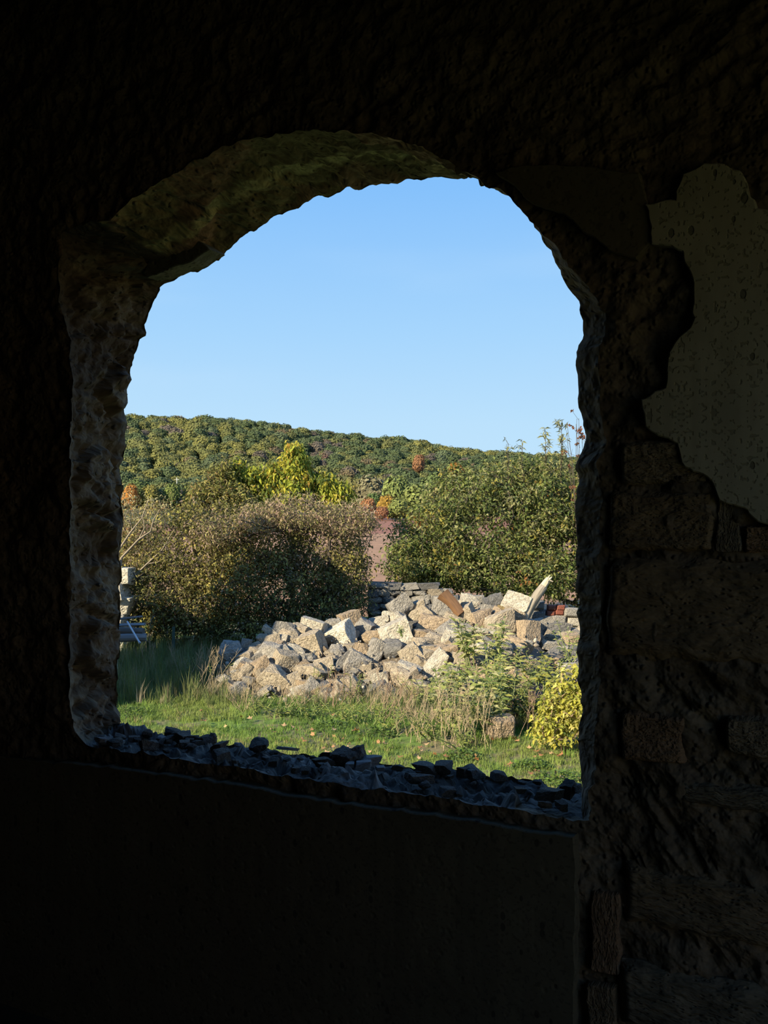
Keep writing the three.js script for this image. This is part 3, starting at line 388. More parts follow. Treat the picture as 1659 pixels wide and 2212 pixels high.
{
  const R = rng(404), spots = [];
  for (let d = 448; d < 712; d += 6.6) for (let a = -0.62; a < 0.62; a += 8.4 / d) { const dd = d + (R() - 0.5) * 7, aa = a + (R() - 0.5) * 7 / d; const g = fbm(aa * 14, dd * 0.02, 3, 3), g2 = vnoise(aa * 30 + 9, dd * 0.04, 8); let k = pick(R, woodTone.map((w, i) => [i, 0, 0, w[2] * (i === 0 ? 1 : i === 1 ? 0.2 + 2.5 * ss((g - 0.42) * 5) * (dd > 560 ? 1.2 : 0.5) : i === 2 ? 0.3 + 2.2 * ss((0.52 - g) * 5) + 2.4 * ss((aa + 0.12) * 7) + 1.3 * ss((520 - dd) / 60) : i === 3 || i === 4 ? 0.15 + 3 * ss((g2 - 0.62) * 5) : 1)]))[0]; spots.push({ d: dd, a: aa, k, s: 4.9 + 2.4 * R(), h: 0.72 + 0.28 * R(), r: R() * 6.28, v: k === 4 ? 4 : Math.floor(R() * 4) }); }
  const inView = (s) => { const px = CX + s.a * F; return px > 262 && px < 1085; };
  const near = spots.filter(inView).sort((a, b) => a.d - b.d).slice(0, 300), nearSet = new Set(near), rest = spots.filter((s) => !nearSet.has(s));
  const woods = [], at = (s) => new THREE.Vector3(s.a * s.d, hillY(s.a * s.d, s.d) + s.s * 0.32, -s.d);
  for (const s of near) { const m = new THREE.Mesh(crowns[s.v], woodMat[s.k]); m.name = numbered('woodland_tree'); m.position.copy(at(s)); m.scale.set(s.s, s.s * s.h, s.s); m.rotation.y = s.r; scene.add(m); const [px, py] = pxOf(m.position); woods.push({ o: m, px, py, tone: woodTone[s.k][0] }); }
  relabel(woods, [[290, 1040, 'orange tree at the hill foot'], [382, 1030, 'tiny utility pole'], [300, 985, 'left end of the wood'], [440, 1000, 'pear tree top'], [545, 1005, 'yellow tree side shoots'], [640, 960, 'tallest yellow shoot'], [705, 1010, 'right yellow shoot'], [784, 1020, 'grey-olive field tree'], [855, 1030, 'bright green field tree'], [905, 1005, 'rust brown hill tree'], [985, 1010, 'orange hill tree'], [700, 975, 'brown hill tree'], [1040, 1000, 'apple tree top'], [560, 960, 'middle of the wood'], [420, 950, 'left skyline of the wood'], [830, 985, 'right skyline of the wood']].map(([px, py, short]) => ({ px, py, short })), 'woodland tree', 'trees of the far hillside wood', 'tree');
  const all = new THREE.Group(); all.name = 'woodland'; tag(all, 'mixed woodland covering the upper slope of the far hill', 'woodland', null, 'stuff'); scene.add(all);
  for (let v = 0; v < 5; v++) { const l = rest.filter((s) => s.v === v); if (!l.length) continue; const white = v === 0 ? (M.crown = new THREE.MeshStandardMaterial({ vertexColors: true, roughness: 0.95, side: THREE.DoubleSide })) : M.crown; instanced('crowns', crowns[v], white, l.map((s) => new THREE.Matrix4().compose(at(s), new THREE.Quaternion().setFromAxisAngle(new THREE.Vector3(0, 1, 0), s.r), new THREE.Vector3(s.s, s.s * s.h, s.s))), l.map((s) => woodTone[s.k][1]), all); }
  // single trees along the foot of the hill and at the field edge
  const single = [[284, 1096, 46, 50, 400, [0.36, 0.155, 0.03], 'orange autumn tree at the left edge of the hill foot'], [325, 1097, 52, 48, 405, [0.20, 0.18, 0.04], 'yellow-green round tree beside the orange tree at the hill foot'], [300, 1080, 60, 46, 430, [0.09, 0.125, 0.035], 'dark green tree behind the orange tree at the hill foot'], [372, 1094, 46, 50, 410, [0.13, 0.165, 0.04], 'round green tree, middle one in the row at the hill foot'], [408, 1092, 40, 46, 415, [0.15, 0.175, 0.045], 'pale green tree in the hill foot row, right of the middle'], [442, 1092, 44, 44, 415, [0.17, 0.175, 0.05], 'olive tree ending the hill foot row at the right'], [352, 1092, 60, 40, 440, [0.06, 0.09, 0.035], 'dark tree in the shadow behind the hill foot row'],
    [762, 1108, 80, 74, 330, [0.17, 0.16, 0.05], 'olive-yellow tree at the field edge behind the young tree'], [800, 1112, 110, 84, 330, [0.165, 0.15, 0.08], 'broad grey-olive tree at the field edge, thinly leaved'], [855, 1112, 80, 82, 310, [0.15, 0.185, 0.05], 'bright green tree at the field edge with a round top'], [838, 1116, 56, 46, 295, [0.30, 0.185, 0.03], 'orange-yellow tree low at the field edge'], [806, 1118, 50, 52, 300, [0.09, 0.14, 0.04], 'dark green tree low at the field edge'], [862, 1122, 66, 46, 285, [0.17, 0.20, 0.05], 'light green bush at the far rim of the ploughed field'], [826, 1123, 40, 28, 280, [0.26, 0.12, 0.06], 'rust red bush at the far rim of the ploughed field'], [795, 1121, 44, 46, 282, [0.33, 0.15, 0.06], 'salmon orange bush at the far rim of the ploughed field'], [900, 1112, 70, 66, 360, [0.12, 0.155, 0.045], 'green tree left of the apple tree, at the field edge'], [940, 1082, 80, 60, 380, [0.10, 0.14, 0.04], 'dark green tree half hidden by the apple tree'], [742, 1088, 60, 60, 400, [0.12, 0.13, 0.045], 'olive tree at the hill foot right of the young tree'],
    [984, 1030, 44, 30, 470, [0.36, 0.17, 0.03], 'orange tree on the hill above the green apple tree'], [905, 1025, 36, 42, 520, [0.26, 0.13, 0.06], 'rust brown tree standing out in the middle of the far wood'], [698, 1014, 40, 34, 560, [0.19, 0.11, 0.08], 'brown half-bare tree on the hill right of the young tree'], [910, 1120, 120, 70, 290, [0.16, 0.19, 0.05], 'leafy hedge tree behind the left flank of the apple tree'], [1000, 1120, 160, 90, 300, [0.12, 0.15, 0.045], 'large green tree hidden mostly behind the apple tree'], [1160, 1120, 200, 90, 300, [0.12, 0.15, 0.045], 'broad dark tree behind the right side of the apple tree']];
  single.forEach(([px, py, w, h, d, c, label], i) => { const p = W(px, py, d), sc = w * d / F / 2, hh = h * d / F, mat = new THREE.MeshStandardMaterial({ color: rgb(...c), vertexColors: true, roughness: 0.95, side: THREE.DoubleSide }); const m = new THREE.Mesh(crowns[i % 4], mat); m.name = numbered('field_tree'); m.position.set(p.x, p.y + hh * 0.12, p.z); m.scale.set(sc, hh / 1.5, sc); m.rotation.y = i * 2.4; scene.add(tag(m, label, 'tree')); });
  const mast = new MB(), mp = W(382, 1060, 415); mast.tube([new THREE.Vector3(0, -6, 0), new THREE.Vector3(0, 5.5, 0)], [0.22, 0.16], 6); mast.tube([new THREE.Vector3(-1, 4.6, 0), new THREE.Vector3(1, 4.6, 0)], [0.12, 0.12], 5); const mm = solo('utility_pole', mast.geo(), std({ color: rgb(0.55, 0.55, 0.52) }), 'tiny pale utility pole before the dark wood at the left', 'pole'); mm.position.copy(mp);
}

// ------------------------------------------------------------------ the rubble heap
const crestPx = [[380, 1500], [440, 1470], [480, 1418], [520, 1400], [570, 1372], [620, 1360], [690, 1362], [750, 1345], [800, 1345], [850, 1322], [900, 1318], [950, 1308], [1010, 1303], [1060, 1302], [1122, 1306], [1142, 1330], [1168, 1356], [1260, 1366], [1350, 1375], [1450, 1410], [1600, 1480]];
const DCP = [[380, 13.7], [500, 13.9], [620, 14.2], [760, 14.8], [900, 15.3], [1600, 15.3]], dcPx = (px) => interp(DCP, px), crestX = crestPx.map(([px, py]) => [(px - CX) / F * dcPx(px), EYE - (py - CY) / F * dcPx(px)]), dcX = crestPx.map(([px]) => [(px - CX) / F * dcPx(px), dcPx(px)]), frontX = [[-3.2, 13.6], [-2.6, 13.2], [-1.6, 12.8], [0, 12.8], [1.5, 12.3], [3.2, 12.2], [5.5, 13.5]];
function heapY(x, d) { const DC = interp(dcX, x), cy = interp(crestX, x) - 0.06, f = interp(frontX, x), t = d < DC ? (d - f) / (DC - f) : 1 - (d - DC) / 2; if (t <= 0) return GROUND - 0.1; return GROUND + (cy - GROUND) * Math.pow(clamp(t), 0.85); }
function onHeap(px, py) { const DC = dcPx(px); for (let d = 11.8; d < DC; d += 0.02) { if (EYE - (py - CY) / F * d <= heapY((px - CX) / F * d, d)) return d; } return DC; }
{
  const b = new MB(), id = []; for (let r = 0; r <= 70; r++) { const d = 12 + r * 0.08; id.push([]); for (let c = 0; c <= 120; c++) { const x = lerp(-3.6, 6, c / 120), y = heapY(x, d); id[r].push(b.v(x, y - 0.13 + 0.07 * (fbm(x * 4, d * 4, 1, 4) - 0.5) * 2, -d, null, x * 0.8, d * 0.8)); } }
  for (let r = 0; r < 70; r++) for (let c = 0; c < 120; c++) { b.tri(id[r][c], id[r][c + 1], id[r + 1][c + 1]); b.tri(id[r][c], id[r + 1][c + 1], id[r + 1][c]); }
  solo('rubble_mound', b.geo(), M.soil, 'earth and grit core of the rubble heap beneath the stones', 'mound', null, 'structure');
}
const heapStones = [], anchors = [];
function setStone(px, py, w, h, kind, tone, rz, yaw, label, short, R, deep = 0.8) {
  const d = onHeap(px, py), p = W(px, py, d + 0.06), l = stoneKinds[kind], m = new THREE.Mesh(l[Math.floor(R() * l.length)], stoneMat[tone]); m.name = numbered('rubble_stone');
  m.position.copy(p); m.scale.set(w * 1.12 * d / F, h * 1.12 * d / F, (w + h) / 2 * deep * d / F); m.rotation.set((R() - 0.5) * 0.5, yaw * Math.PI / 180, rz * Math.PI / 180, 'ZYX'); scene.add(m);
  const rec = { o: m, px, py, tone, size: w * h }; if (label) { tag(m, label, 'stone', 'stones of the rubble heap'); anchors.push({ px, py, short }); } else heapStones.push(rec); return m;
}
{
  const R = rng(2024);
  const list = [
    [736, 1377, 54, 48, 'cube', 'white', 28, -28, 'bright white squared block near the left crest of the rubble heap', 'white squared block'], [760, 1353, 36, 58, 'cube', 'tan', 20, 25, 'tall tan block leaning just behind the white squared block', 'tall leaning tan block'], [674, 1354, 44, 30, 'cube', 'pale', -15, -10, 'pale oblong block on the left skyline of the heap', 'pale oblong block'], [694, 1369, 26, 38, 'block', 'pale', 6, -30],
    [626, 1379, 50, 36, 'round', 'buff', -5, 0, 'rounded buff boulder on the left shoulder of the heap', 'rounded buff boulder'], [672, 1395, 50, 52, 'cube', 'buff', 18, -20, 'big square buff stone below the pale oblong block', 'big square buff stone'], [588, 1370, 42, 15, 'slab', 'pale', -35, -20, 'thin pale slab tipped down to the right at the upper left', 'thin tipped slab'], [587, 1389, 32, 32, 'block', 'buff', 10, 20], [612, 1357, 42, 24, 'block', 'grey', -8, 10], [636, 1407, 40, 26, 'round', 'pale', -10, 0],
    [615, 1432, 44, 42, 'cube', 'buff', -14, 28, 'buff cube with a sharp front corner, left face of the heap', 'sharp cornered buff cube'], [502, 1413, 50, 44, 'round', 'grey', 0, 0, 'big rounded grey boulder at the left end of the heap', 'left end grey boulder'], [531, 1397, 20, 30, 'block', 'grey', -12, 0], [555, 1402, 30, 26, 'round', 'buff', 20, 0], [546, 1418, 28, 36, 'block', 'buff', -15, 0], [562, 1443, 40, 34, 'block', 'tan', 30, 20], [590, 1468, 50, 46, 'block', 'buff', -40, 0, 'large buff slab sloping down at the lower left of the heap', 'sloping buff slab'], [632, 1474, 36, 34, 'block', 'buff', 20, 10], [645, 1497, 46, 26, 'round', 'pale', 20, 0], [684, 1476, 36, 26, 'round', 'tan', 0, 0],
    [757, 1489, 46, 48, 'round', 'buff', 10, 0, 'upright buff boulder at the foot of the heap left of centre', 'upright foot boulder'], [721, 1486, 36, 30, 'round', 'buff', 0, 0], [768, 1432, 46, 42, 'block', 'grey', -30, 20, 'grey block with a dark side in the left middle of the heap', 'dark sided grey block'], [729, 1412, 32, 34, 'round', 'grey', 0, 0], [778, 1410, 32, 36, 'block', 'tan', -10, 0], [808, 1412, 30, 56, 'slab', 'grey', -32, 10, 'long grey stone leaning left below the big pale slab', 'long leaning grey stone'], [857, 1377, 62, 60, 'cube', 'pale', 22, 0, 'big pale grey flat-faced slab in the middle of the heap', 'big pale slab'], [806, 1378, 48, 34, 'round', 'tan', 5, 0], [718, 1351, 34, 28, 'round', 'grey', 0, 0], [841, 1331, 30, 18, 'round', 'white', 0, 0], [818, 1343, 42, 20, 'block', 'pale', 12, 0],
    [865, 1309, 44, 34, 'slab', 'grey', 35, 10, 'blue-grey slab standing on the skyline near the stone wall', 'skyline grey slab'], [893, 1318, 52, 24, 'block', 'buff', 24, 0], [901, 1331, 52, 32, 'block', 'buff', 20, -10, 'long buff block below the skyline grey slab', 'long buff block'], [949, 1314, 30, 44, 'block', 'grey', -12, 0], [964, 1328, 28, 26, 'round', 'grey', 0, 0], [1012, 1302, 36, 34, 'round', 'pale', 0, 0, 'rounded pale stone on the top right of the rust brown beam', 'rounded top stone'], [1004, 1337, 46, 44, 'cube', 'buff', 28, -20, 'buff cube below the rounded top stone, right of the beam', 'upper buff cube'], [977, 1347, 38, 36, 'block', 'buff', -20, 10], [1037, 1341, 44, 38, 'block', 'tan', 8, 30, 'brownish pyramid-shaped stone right of the upper buff cube', 'pyramid stone'], [1068, 1298, 34, 28, 'round', 'dark', 10, 0, 'rough dark grey lump on the skyline of the heap', 'rough dark lump'], [1053, 1322, 40, 26, 'block', 'grey', -5, 0], [1090, 1314, 32, 14, 'slab', 'yellow', -5, 0, 'small yellowish flat stone near the top of the heap', 'yellowish flat stone'], [1116, 1302, 50, 36, 'cube', 'pale', -18, -15, 'pale tan block crowning the right end of the heap', 'crowning pale block'], [1108, 1337, 46, 40, 'block', 'buff', -25, 0], [1080, 1351, 56, 46, 'block', 'buff', 25, 10, 'large buff boulder in the right middle of the heap', 'right middle boulder'],
    [1141, 1365, 38, 44, 'cube', 'tan', -8, 32, 'tan cube with a shaded right side near the right end', 'tan right end cube'], [936, 1352, 62, 40, 'block', 'tan', -14, 0, 'broad tan boulder right of the big pale slab', 'broad tan boulder'], [1050, 1365, 48, 11, 'slab', 'white', -8, 0, 'thin whitish flat slab lying below the right middle boulder', 'thin whitish slab'], [977, 1388, 46, 46, 'round', 'pale', -15, 0, 'rough pale boulder in the middle of the heap above the weeds', 'rough pale boulder'], [917, 1378, 50, 36, 'round', 'tan', 0, 0], [908, 1408, 28, 22, 'round', 'grey', 0, 0], [889, 1418, 42, 44, 'block', 'buff', 30, 0], [940, 1440, 34, 64, 'slab', 'pale', -48, 0, 'long pale slab tilted up to the right among the weeds', 'tilted weed slab'], [1088, 1412, 38, 38, 'block', 'grey', 20, 0], [1078, 1443, 66, 32, 'slab', 'tan', 20, 0, 'layered tan slab behind the tall leafy plants', 'layered tan slab'], [1121, 1476, 52, 34, 'block', 'tan', -12, 0, 'tan block beside the shaded gap at the lower right', 'lower right tan block'], [1235, 1398, 30, 52, 'block', 'tan', 15, 0, 'tall tan stone at the right window edge', 'right edge tan stone'], [1228, 1446, 46, 24, 'block', 'pale', 0, 0], [1202, 1360, 46, 30, 'block', 'dark', -8, 0, 'dark grey boulder in shade near the right window edge', 'shaded dark boulder'], [1172, 1365, 22, 36, 'slab', 'grey', 20, 0], [1179, 1345, 30, 14, 'slab', 'grey', 20, 0], [1230, 1367, 36, 22, 'round', 'grey', 0, 0], [1144, 1392, 18, 15, 'round', 'pale', 0, 0], [1005, 1433, 44, 40, 'block', 'buff', -10, 20], [655, 1450, 40, 26, 'round', 'buff', 10, 0], [700, 1440, 40, 34, 'block', 'buff', 10, 0], [850, 1450, 40, 36, 'round', 'buff', 10, 0], [820, 1470, 34, 30, 'block', 'pale', 10, 0],
  ];
  for (const [px, py, w, h, kind, tone, rz, yaw, label, short] of list) setStone(px, py, w, h, kind, tone, rz, yaw, label, short, R);
  // smaller stones in and between
  const tones = ['buff', 'buff', 'grey', 'tan', 'pale', 'grey', 'buff', 'dark', 'tan']; let n = 0;
  for (let tries = 0; n < 222 && tries < 3000; tries++) {
    const px = 468 + R() * 790, top = interp(crestPx, px), py = top + 2 + Math.pow(R(), 1.1) * (1512 - top), s = 13 + 27 * Math.pow(R(), 1.4) + (px > 1150 ? 5 : 0);
    if (list.some((l) => Math.abs(l[0] - px) < l[2] * 0.36 && Math.abs(l[1] - py) < l[3] * 0.36)) continue;
    if (py > 1495 && px < 560) continue;
    const kind = ['block', 'round', 'block', 'slab'][Math.floor(R() * 4)], tone = px > 1150 && R() < 0.5 ? 'dark' : tones[Math.floor(R() * tones.length)];
    setStone(px, py, s * (0.9 + 0.6 * R()), s * (kind === 'slab' ? 0.5 : 0.7 + 0.4 * R()), kind, tone, (R() - 0.5) * 90, (R() - 0.5) * 80, null, null, R, 1); n++;
  }
  // the ones on the back slope
  for (let k = 0; k < 20; k++) { const x = lerp(-1.8, 3.2, R()), d = 15.5 + R() * 1.2, m = new THREE.Mesh(stoneKinds.block[k % 7], stoneMat[tones[k % 9]]); m.name = numbered('rubble_stone'); m.position.set(x, heapY(x, d), -d); const s = 0.2 + 0.2 * R(); m.scale.set(s * 1.3, s, s); m.rotation.set(R() * 3, R() * 3, R() * 3); scene.add(m); const q = pxOf(m.position); heapStones.push({ o: m, px: q[0], py: q[1], tone: tones[k % 9], size: 1 }); }
  relabel(heapStones, anchors, 'rubble stone', 'stones of the rubble heap');
  // grit between the stones
  const mats = [], cols = [], q = new THREE.Quaternion(), e = new THREE.Euler(); for (let k = 0; k < 2200; k++) { const x = lerp(-2.7, 4, R()), f = interp(frontX, x), d = f - 0.25 + (interp(dcX, x) - f + 0.8) * R(), s = 0.012 + 0.06 * R() * R() * R(); e.set(R() * 6, R() * 6, R() * 6); mats.push(new THREE.Matrix4().compose(new THREE.Vector3(x, Math.max(heapY(x, d), GROUND) + s * 0.2, -d), q.setFromEuler(e), new THREE.Vector3(s * 1.4, s, s))); const t = stoneTone[tones[Math.floor(R() * 9)]], j = 0.55 + 0.4 * R(); cols.push(t.map((c) => c * j)); }
  const g = new THREE.IcosahedronGeometry(0.6, 1), pp = g.attributes.position; for (let i = 0; i < pp.count; i++) { const k = 0.75 + 0.5 * fbm(pp.getX(i) * 2 + 3, pp.getY(i) * 2, pp.getZ(i) * 2, 2); pp.setXYZ(i, pp.getX(i) * k, pp.getY(i) * k, pp.getZ(i) * k); } g.computeVertexNormals();
  tag(instanced('stone_grit', g, std({ color: 0xffffff }), mats, cols, scene), 'grit and small chips of stone strewn over the rubble heap', 'grit');
}
{ // rust brown beam end, flared at the top
  const d = 14.9, a = W(957, 1284, d), c = W(994, 1326, d - 0.1), g = new THREE.BoxGeometry(1, 1, 1, 10, 24, 10); g.deleteAttribute('normal'); const p = g.attributes.position, len = a.distanceTo(c) * 1.06, v = new THREE.Vector3();
  for (let i = 0; i < p.count; i++) { v.fromBufferAttribute(p, i); const t = v.y + 0.5, w = 0.125 + 0.055 * Math.pow(t, 3) + 0.02 * Math.pow(1 - t, 2); const l = Math.hypot(v.x, v.z), k = Math.max(Math.abs(v.x), Math.abs(v.z)) / Math.max(l, 1e-6); v.x *= lerp(1, k, 0.35) * w; v.z *= lerp(1, k, 0.35) * w * 0.9; v.x += 0.02 * Math.sin(t * 3.1); v.y *= len; v.addScaledVector(new THREE.Vector3(1, 0.5, 1), 0.008 * (fbm(v.x * 20, v.y * 6, v.z * 20, 3) - 0.5)); p.setXYZ(i, v.x, v.y, v.z); }
  const gg = mergeVertices(g, 1e-5); gg.computeVertexNormals();
  const m = solo('timber_offcut', gg, std({ color: rgb(0.24, 0.125, 0.055), map: barkMap, roughness: 0.8 }), 'rust brown flared beam end leaning on top of the rubble heap', 'beam'); m.position.copy(a).add(c).multiplyScalar(0.5); m.quaternion.setFromUnitVectors(new THREE.Vector3(0, 1, 0), a.clone().sub(c).normalize()); m.rotateY(0.5);
}
{ // broken trunk stub by the low wall
  const d = 17.2, t = thing('broken_trunk', 'broken pale trunk stub with a splintered end by the low wall', 'trunk', W(1152, 1310, d).toArray()), o = W(1152, 1310, d), P = (x, y) => W(x, y, d).sub(o), mb = new MB(), R = rng(3);
  mb.tube([P(1128, 1345), P(1148, 1306), P(1163, 1282), P(1175, 1266)], [0.085, 0.082, 0.08, 0.07], 10); part('trunk', mb.geo(), std({ color: rgb(0.38, 0.335, 0.265), map: barkMap, bumpMap: barkMap, bumpScale: 0.02 }), t);
  for (let k = 0; k < 9; k++) { const s = new MB(); const a = P(1168 + gauss(R) * 5, 1272 + gauss(R) * 5); s.tube([a, a.clone().add(P(1178, 1258).sub(P(1170, 1270)).multiplyScalar(0.8 + R())), P(1186 + gauss(R) * 7, 1250 + gauss(R) * 6)], [0.045, 0.035, 0.008], 5); part('splinter', s.geo(), std({ color: rgb(0.55, 0.46, 0.33) }), t); }
}
{ // squared block lying among the weeds
  const p = W(1082, 1584, 10.7), g = roughBlock(0.27, 0.24, 0.26, 91, 0.012, 12); const m = solo('squared_stone', g, stoneMat.tan, 'squared tan building stone lying alone at the foot of the weeds', 'stone'); m.position.set(p.x, GROUND + 0.11, p.z); m.rotation.set(0.03, 0.3, -0.04);
}
// ------------------------------------------------------------------ low garden wall of field stones, with brick and block repairs
{
  const topPx = [[600, 1252], [800, 1251], [860, 1253], [920, 1262], [970, 1278], [1010, 1293], [1080, 1302], [1160, 1312], [1190, 1312], [1250, 1330], [1400, 1336]], D = 17.6, R = rng(55), x0 = (795 - CX) / F * D, x1 = (1420 - CX) / F * D;
  const root = thing('garden_wall', 'low shaded stone wall behind the rubble heap', 'wall', [0, GROUND, -D]); const yTop = (x) => EYE - (interp(topPx, CX + x / D * F) - CY) / F * D - GROUND;
  const b = new MB(); { const id = []; for (let c = 0; c <= 60; c++) { const x = lerp(x0, x1, c / 60), h = Math.max(0.2, yTop(x) - 0.06); id.push([b.v(x, 0, 0.02), b.v(x, h, 0.02), b.v(x, h, -0.34), b.v(x, 0, -0.34)]); } for (let c = 0; c < 60; c++) for (let k = 0; k < 3; k++) { b.tri(id[c][k], id[c + 1][k], id[c + 1][k + 1]); b.tri(id[c][k], id[c + 1][k + 1], id[c][k + 1]); } } part('wall_core', b.geo(), std({ color: rgb(0.10, 0.095, 0.085), side: THREE.DoubleSide }), root);
  const geos = [...stoneKinds.block, ...stoneKinds.round], tn = ['grey', 'dark', 'grey', 'buff', 'dark']; let n = 0;
  for (let y = 0.04; y < 1.3; ) { const rh = 0.095 + 0.06 * R(); for (let x = x0; x < x1; ) { const w = 0.16 + 0.22 * R(); const px = CX + (x + w / 2) / D * F; if (y + rh * 0.5 < yTop(x + w / 2) && !(px > 1150 && y > yTop(x) - 0.26) && n < 290 && px > 785) { const m = part('stone', geos[Math.floor(R() * geos.length)], stoneMat[tn[Math.floor(R() * 5)]], root); m.position.set(x + w / 2, y + rh / 2, 0.02 + 0.03 * R()); m.scale.set(w * 1.08, rh * 1.12, 0.2); m.rotation.z = gauss(R) * 0.08; n++; } x += w; } y += rh; }
  const brick = roughBlock(0.15, 0.095, 0.12, 4, 0.003, 10, 0.05), block = roughBlock(0.26, 0.16, 0.2, 9, 0.004, 12, 0.05), slot = (px, py, g, mat, name) => { const p = W(px, py, D), m = part(name, g, mat, root); m.position.set(p.x, p.y - GROUND, 0.06); m.rotation.z = -0.06; };
  for (const [px, py] of [[1190, 1312], [1207, 1322], [1188, 1324], [1210, 1312]]) slot(px, py, brick, stoneMat.red, 'brick'); for (const [px, py, m] of [[1158, 1306, 'dark'], [1160, 1328, 'dark'], [1174, 1338, 'grey'], [1232, 1322, 'grey'], [1238, 1343, 'pale'], [1205, 1338, 'grey'], [1275, 1326, 'grey'], [1280, 1346, 'buff']]) slot(px, py, block, stoneMat[m], 'concrete_block');
}
{ // pale ruin stump at the left edge, behind the straggly shrub
  const d = 16.8, root = thing('ruin_stump', 'bright pale stump of ruined masonry behind the shrub at the left edge', 'ruin', foot(238, d).toArray()), R = rng(66);
  for (let r = 0; r < 7; r++) for (let c = 0; c < 5; c++) { if (c > 3 - (r > 5 ? 1 : 0)) continue; const m = part('stone', stoneKinds.block[(r * 5 + c) % 7], stoneMat[['white', 'pale', 'white'][(r + c) % 3]], root); m.position.set((c - 2.9) * 0.36 + (r % 2) * 0.1, 0.12 + r * 0.24, gauss(R) * 0.06); m.scale.set(0.48, 0.30, 0.5); m.rotation.set(gauss(R) * 0.06, gauss(R) * 0.15, gauss(R) * 0.06); }
}
{ // tall ruined wall out of view at the left, whose shadow lies across the bush
  const b = new MB(), id = []; for (let c = 0; c <= 24; c++) { const z = lerp(-9.95, -14.6, c / 24), h = (z > -13.4 ? 4.45 : 2.2) + 0.2 * (fbm(z * 2, 3, 1, 3) - 0.5) * 2; id.push([b.v(-5.4, 0, z), b.v(-5.4 + 0.03 * Math.sin(z * 9), h, z), b.v(-5.9, h - 0.1, z), b.v(-5.9, 0, z)]); }
  for (let c = 0; c < 24; c++) for (let k = 0; k < 3; k++) { b.tri(id[c][k], id[c + 1][k + 1], id[c + 1][k]); b.tri(id[c][k], id[c][k + 1], id[c + 1][k + 1]); } for (const e of [id[0], id[24]]) { b.tri(e[0], e[1], e[2]); b.tri(e[0], e[2], e[3]); }
  const m = solo('ruined_gable', b.geo(), std({ color: rgb(0.34, 0.30, 0.23), map: grain, side: THREE.DoubleSide }), 'tall ruined gable wall standing outside to the left', 'wall'); m.position.y = GROUND;
}
{ // boards, logs and a pale pole at the left
  const d = 15.2, R = rng(71); [[262, 1336, 74, 0.035, 0.12, 'weathered board lying on top of the small log pile at the left'], [258, 1350, 90, 0.05, 0.03, 'grey plank in the middle of the small pile at the left'], [262, 1362, 84, 0.06, -0.05, 'thick grey log low in the small pile at the left'], [256, 1378, 96, 0.065, 0.02, 'lowest grey log of the small pile at the left']].forEach(([px, py, w, r, t, label], i) => { const p = W(px, py, d - i * 0.12), g = new THREE.CylinderGeometry(r, r * 0.9, w * d / F * 1.2, 10, 6); g.rotateZ(Math.PI / 2); if (i < 2) g.scale(1, 0.45, 2.6); const q = g.attributes.position; for (let k = 0; k < q.count; k++) q.setY(k, q.getY(k) + 0.012 * (fbm(q.getX(k) * 5, q.getY(k) * 9, i, 3) - 0.5)); g.computeVertexNormals(); const m = solo(i < 2 ? 'plank' : 'log', g, std({ color: i % 2 ? rgb(0.30, 0.29, 0.28) : rgb(0.17, 0.15, 0.13), map: barkMap }), label, i < 2 ? 'plank' : 'log'); m.position.copy(p); m.rotation.y = t * 3 + gauss(R) * 0.05; m.rotation.z = t * 0.5; });
  const mb = new MB(), a = W(275, 1343, 14.7), c = W(302, 1389, 14.3); mb.tube([a, c], [0.013, 0.013], 8); mb.tube([c.clone().lerp(a, 0.03), c], [0.02, 0.02], 8); solo('metal_pole', mb.geo(), std({ color: rgb(0.55, 0.6, 0.66), roughness: 0.5 }), 'thin pale pole leaning on the log pile at the left', 'pole');
  const f = foot(375, 16.2), pb = new MB(); pb.tube([new THREE.Vector3(0, 0, 0), new THREE.Vector3(0, 0.55, 0)], [0.025, 0.025], 7); const pm = solo('fence_post', pb.geo(), std({ color: rgb(0.05, 0.08, 0.06) }), 'short dark post before the left bush', 'post'); pm.position.copy(f);
}

// ------------------------------------------------------------------ grass and weeds
function tuftGeo(n, h, spread, lean, wd, seed) {
  const R = rng(seed), b = new MB(); for (let k = 0; k < n; k++) { const a = R() * 6.283, r = spread * Math.sqrt(R()), x = Math.cos(a) * r, z = Math.sin(a) * r, hh = h * (0.5 + 0.6 * R()), la = R() * 6.283, l = lean * R() * hh, w = wd * (0.7 + 0.6 * R()), dx = Math.cos(la + 1.57) * w, dz = Math.sin(la + 1.57) * w, lx = Math.cos(la) * l, lz = Math.sin(la) * l, i = [b.v(x - dx, 0, z - dz), b.v(x + dx, 0, z + dz), b.v(x - dx * 0.7 + lx * 0.35, hh * 0.6, z - dz * 0.7 + lz * 0.35), b.v(x + dx * 0.7 + lx * 0.35, hh * 0.6, z + dz * 0.7 + lz * 0.35), b.v(x + lx, hh * (1 - 0.2 * l / hh), z + lz)]; b.tri(i[0], i[1], i[3]); b.tri(i[0], i[3], i[2]); b.tri(i[2], i[3], i[4]); }
  const g = b.geo(); g.deleteAttribute('color'); return g;
}
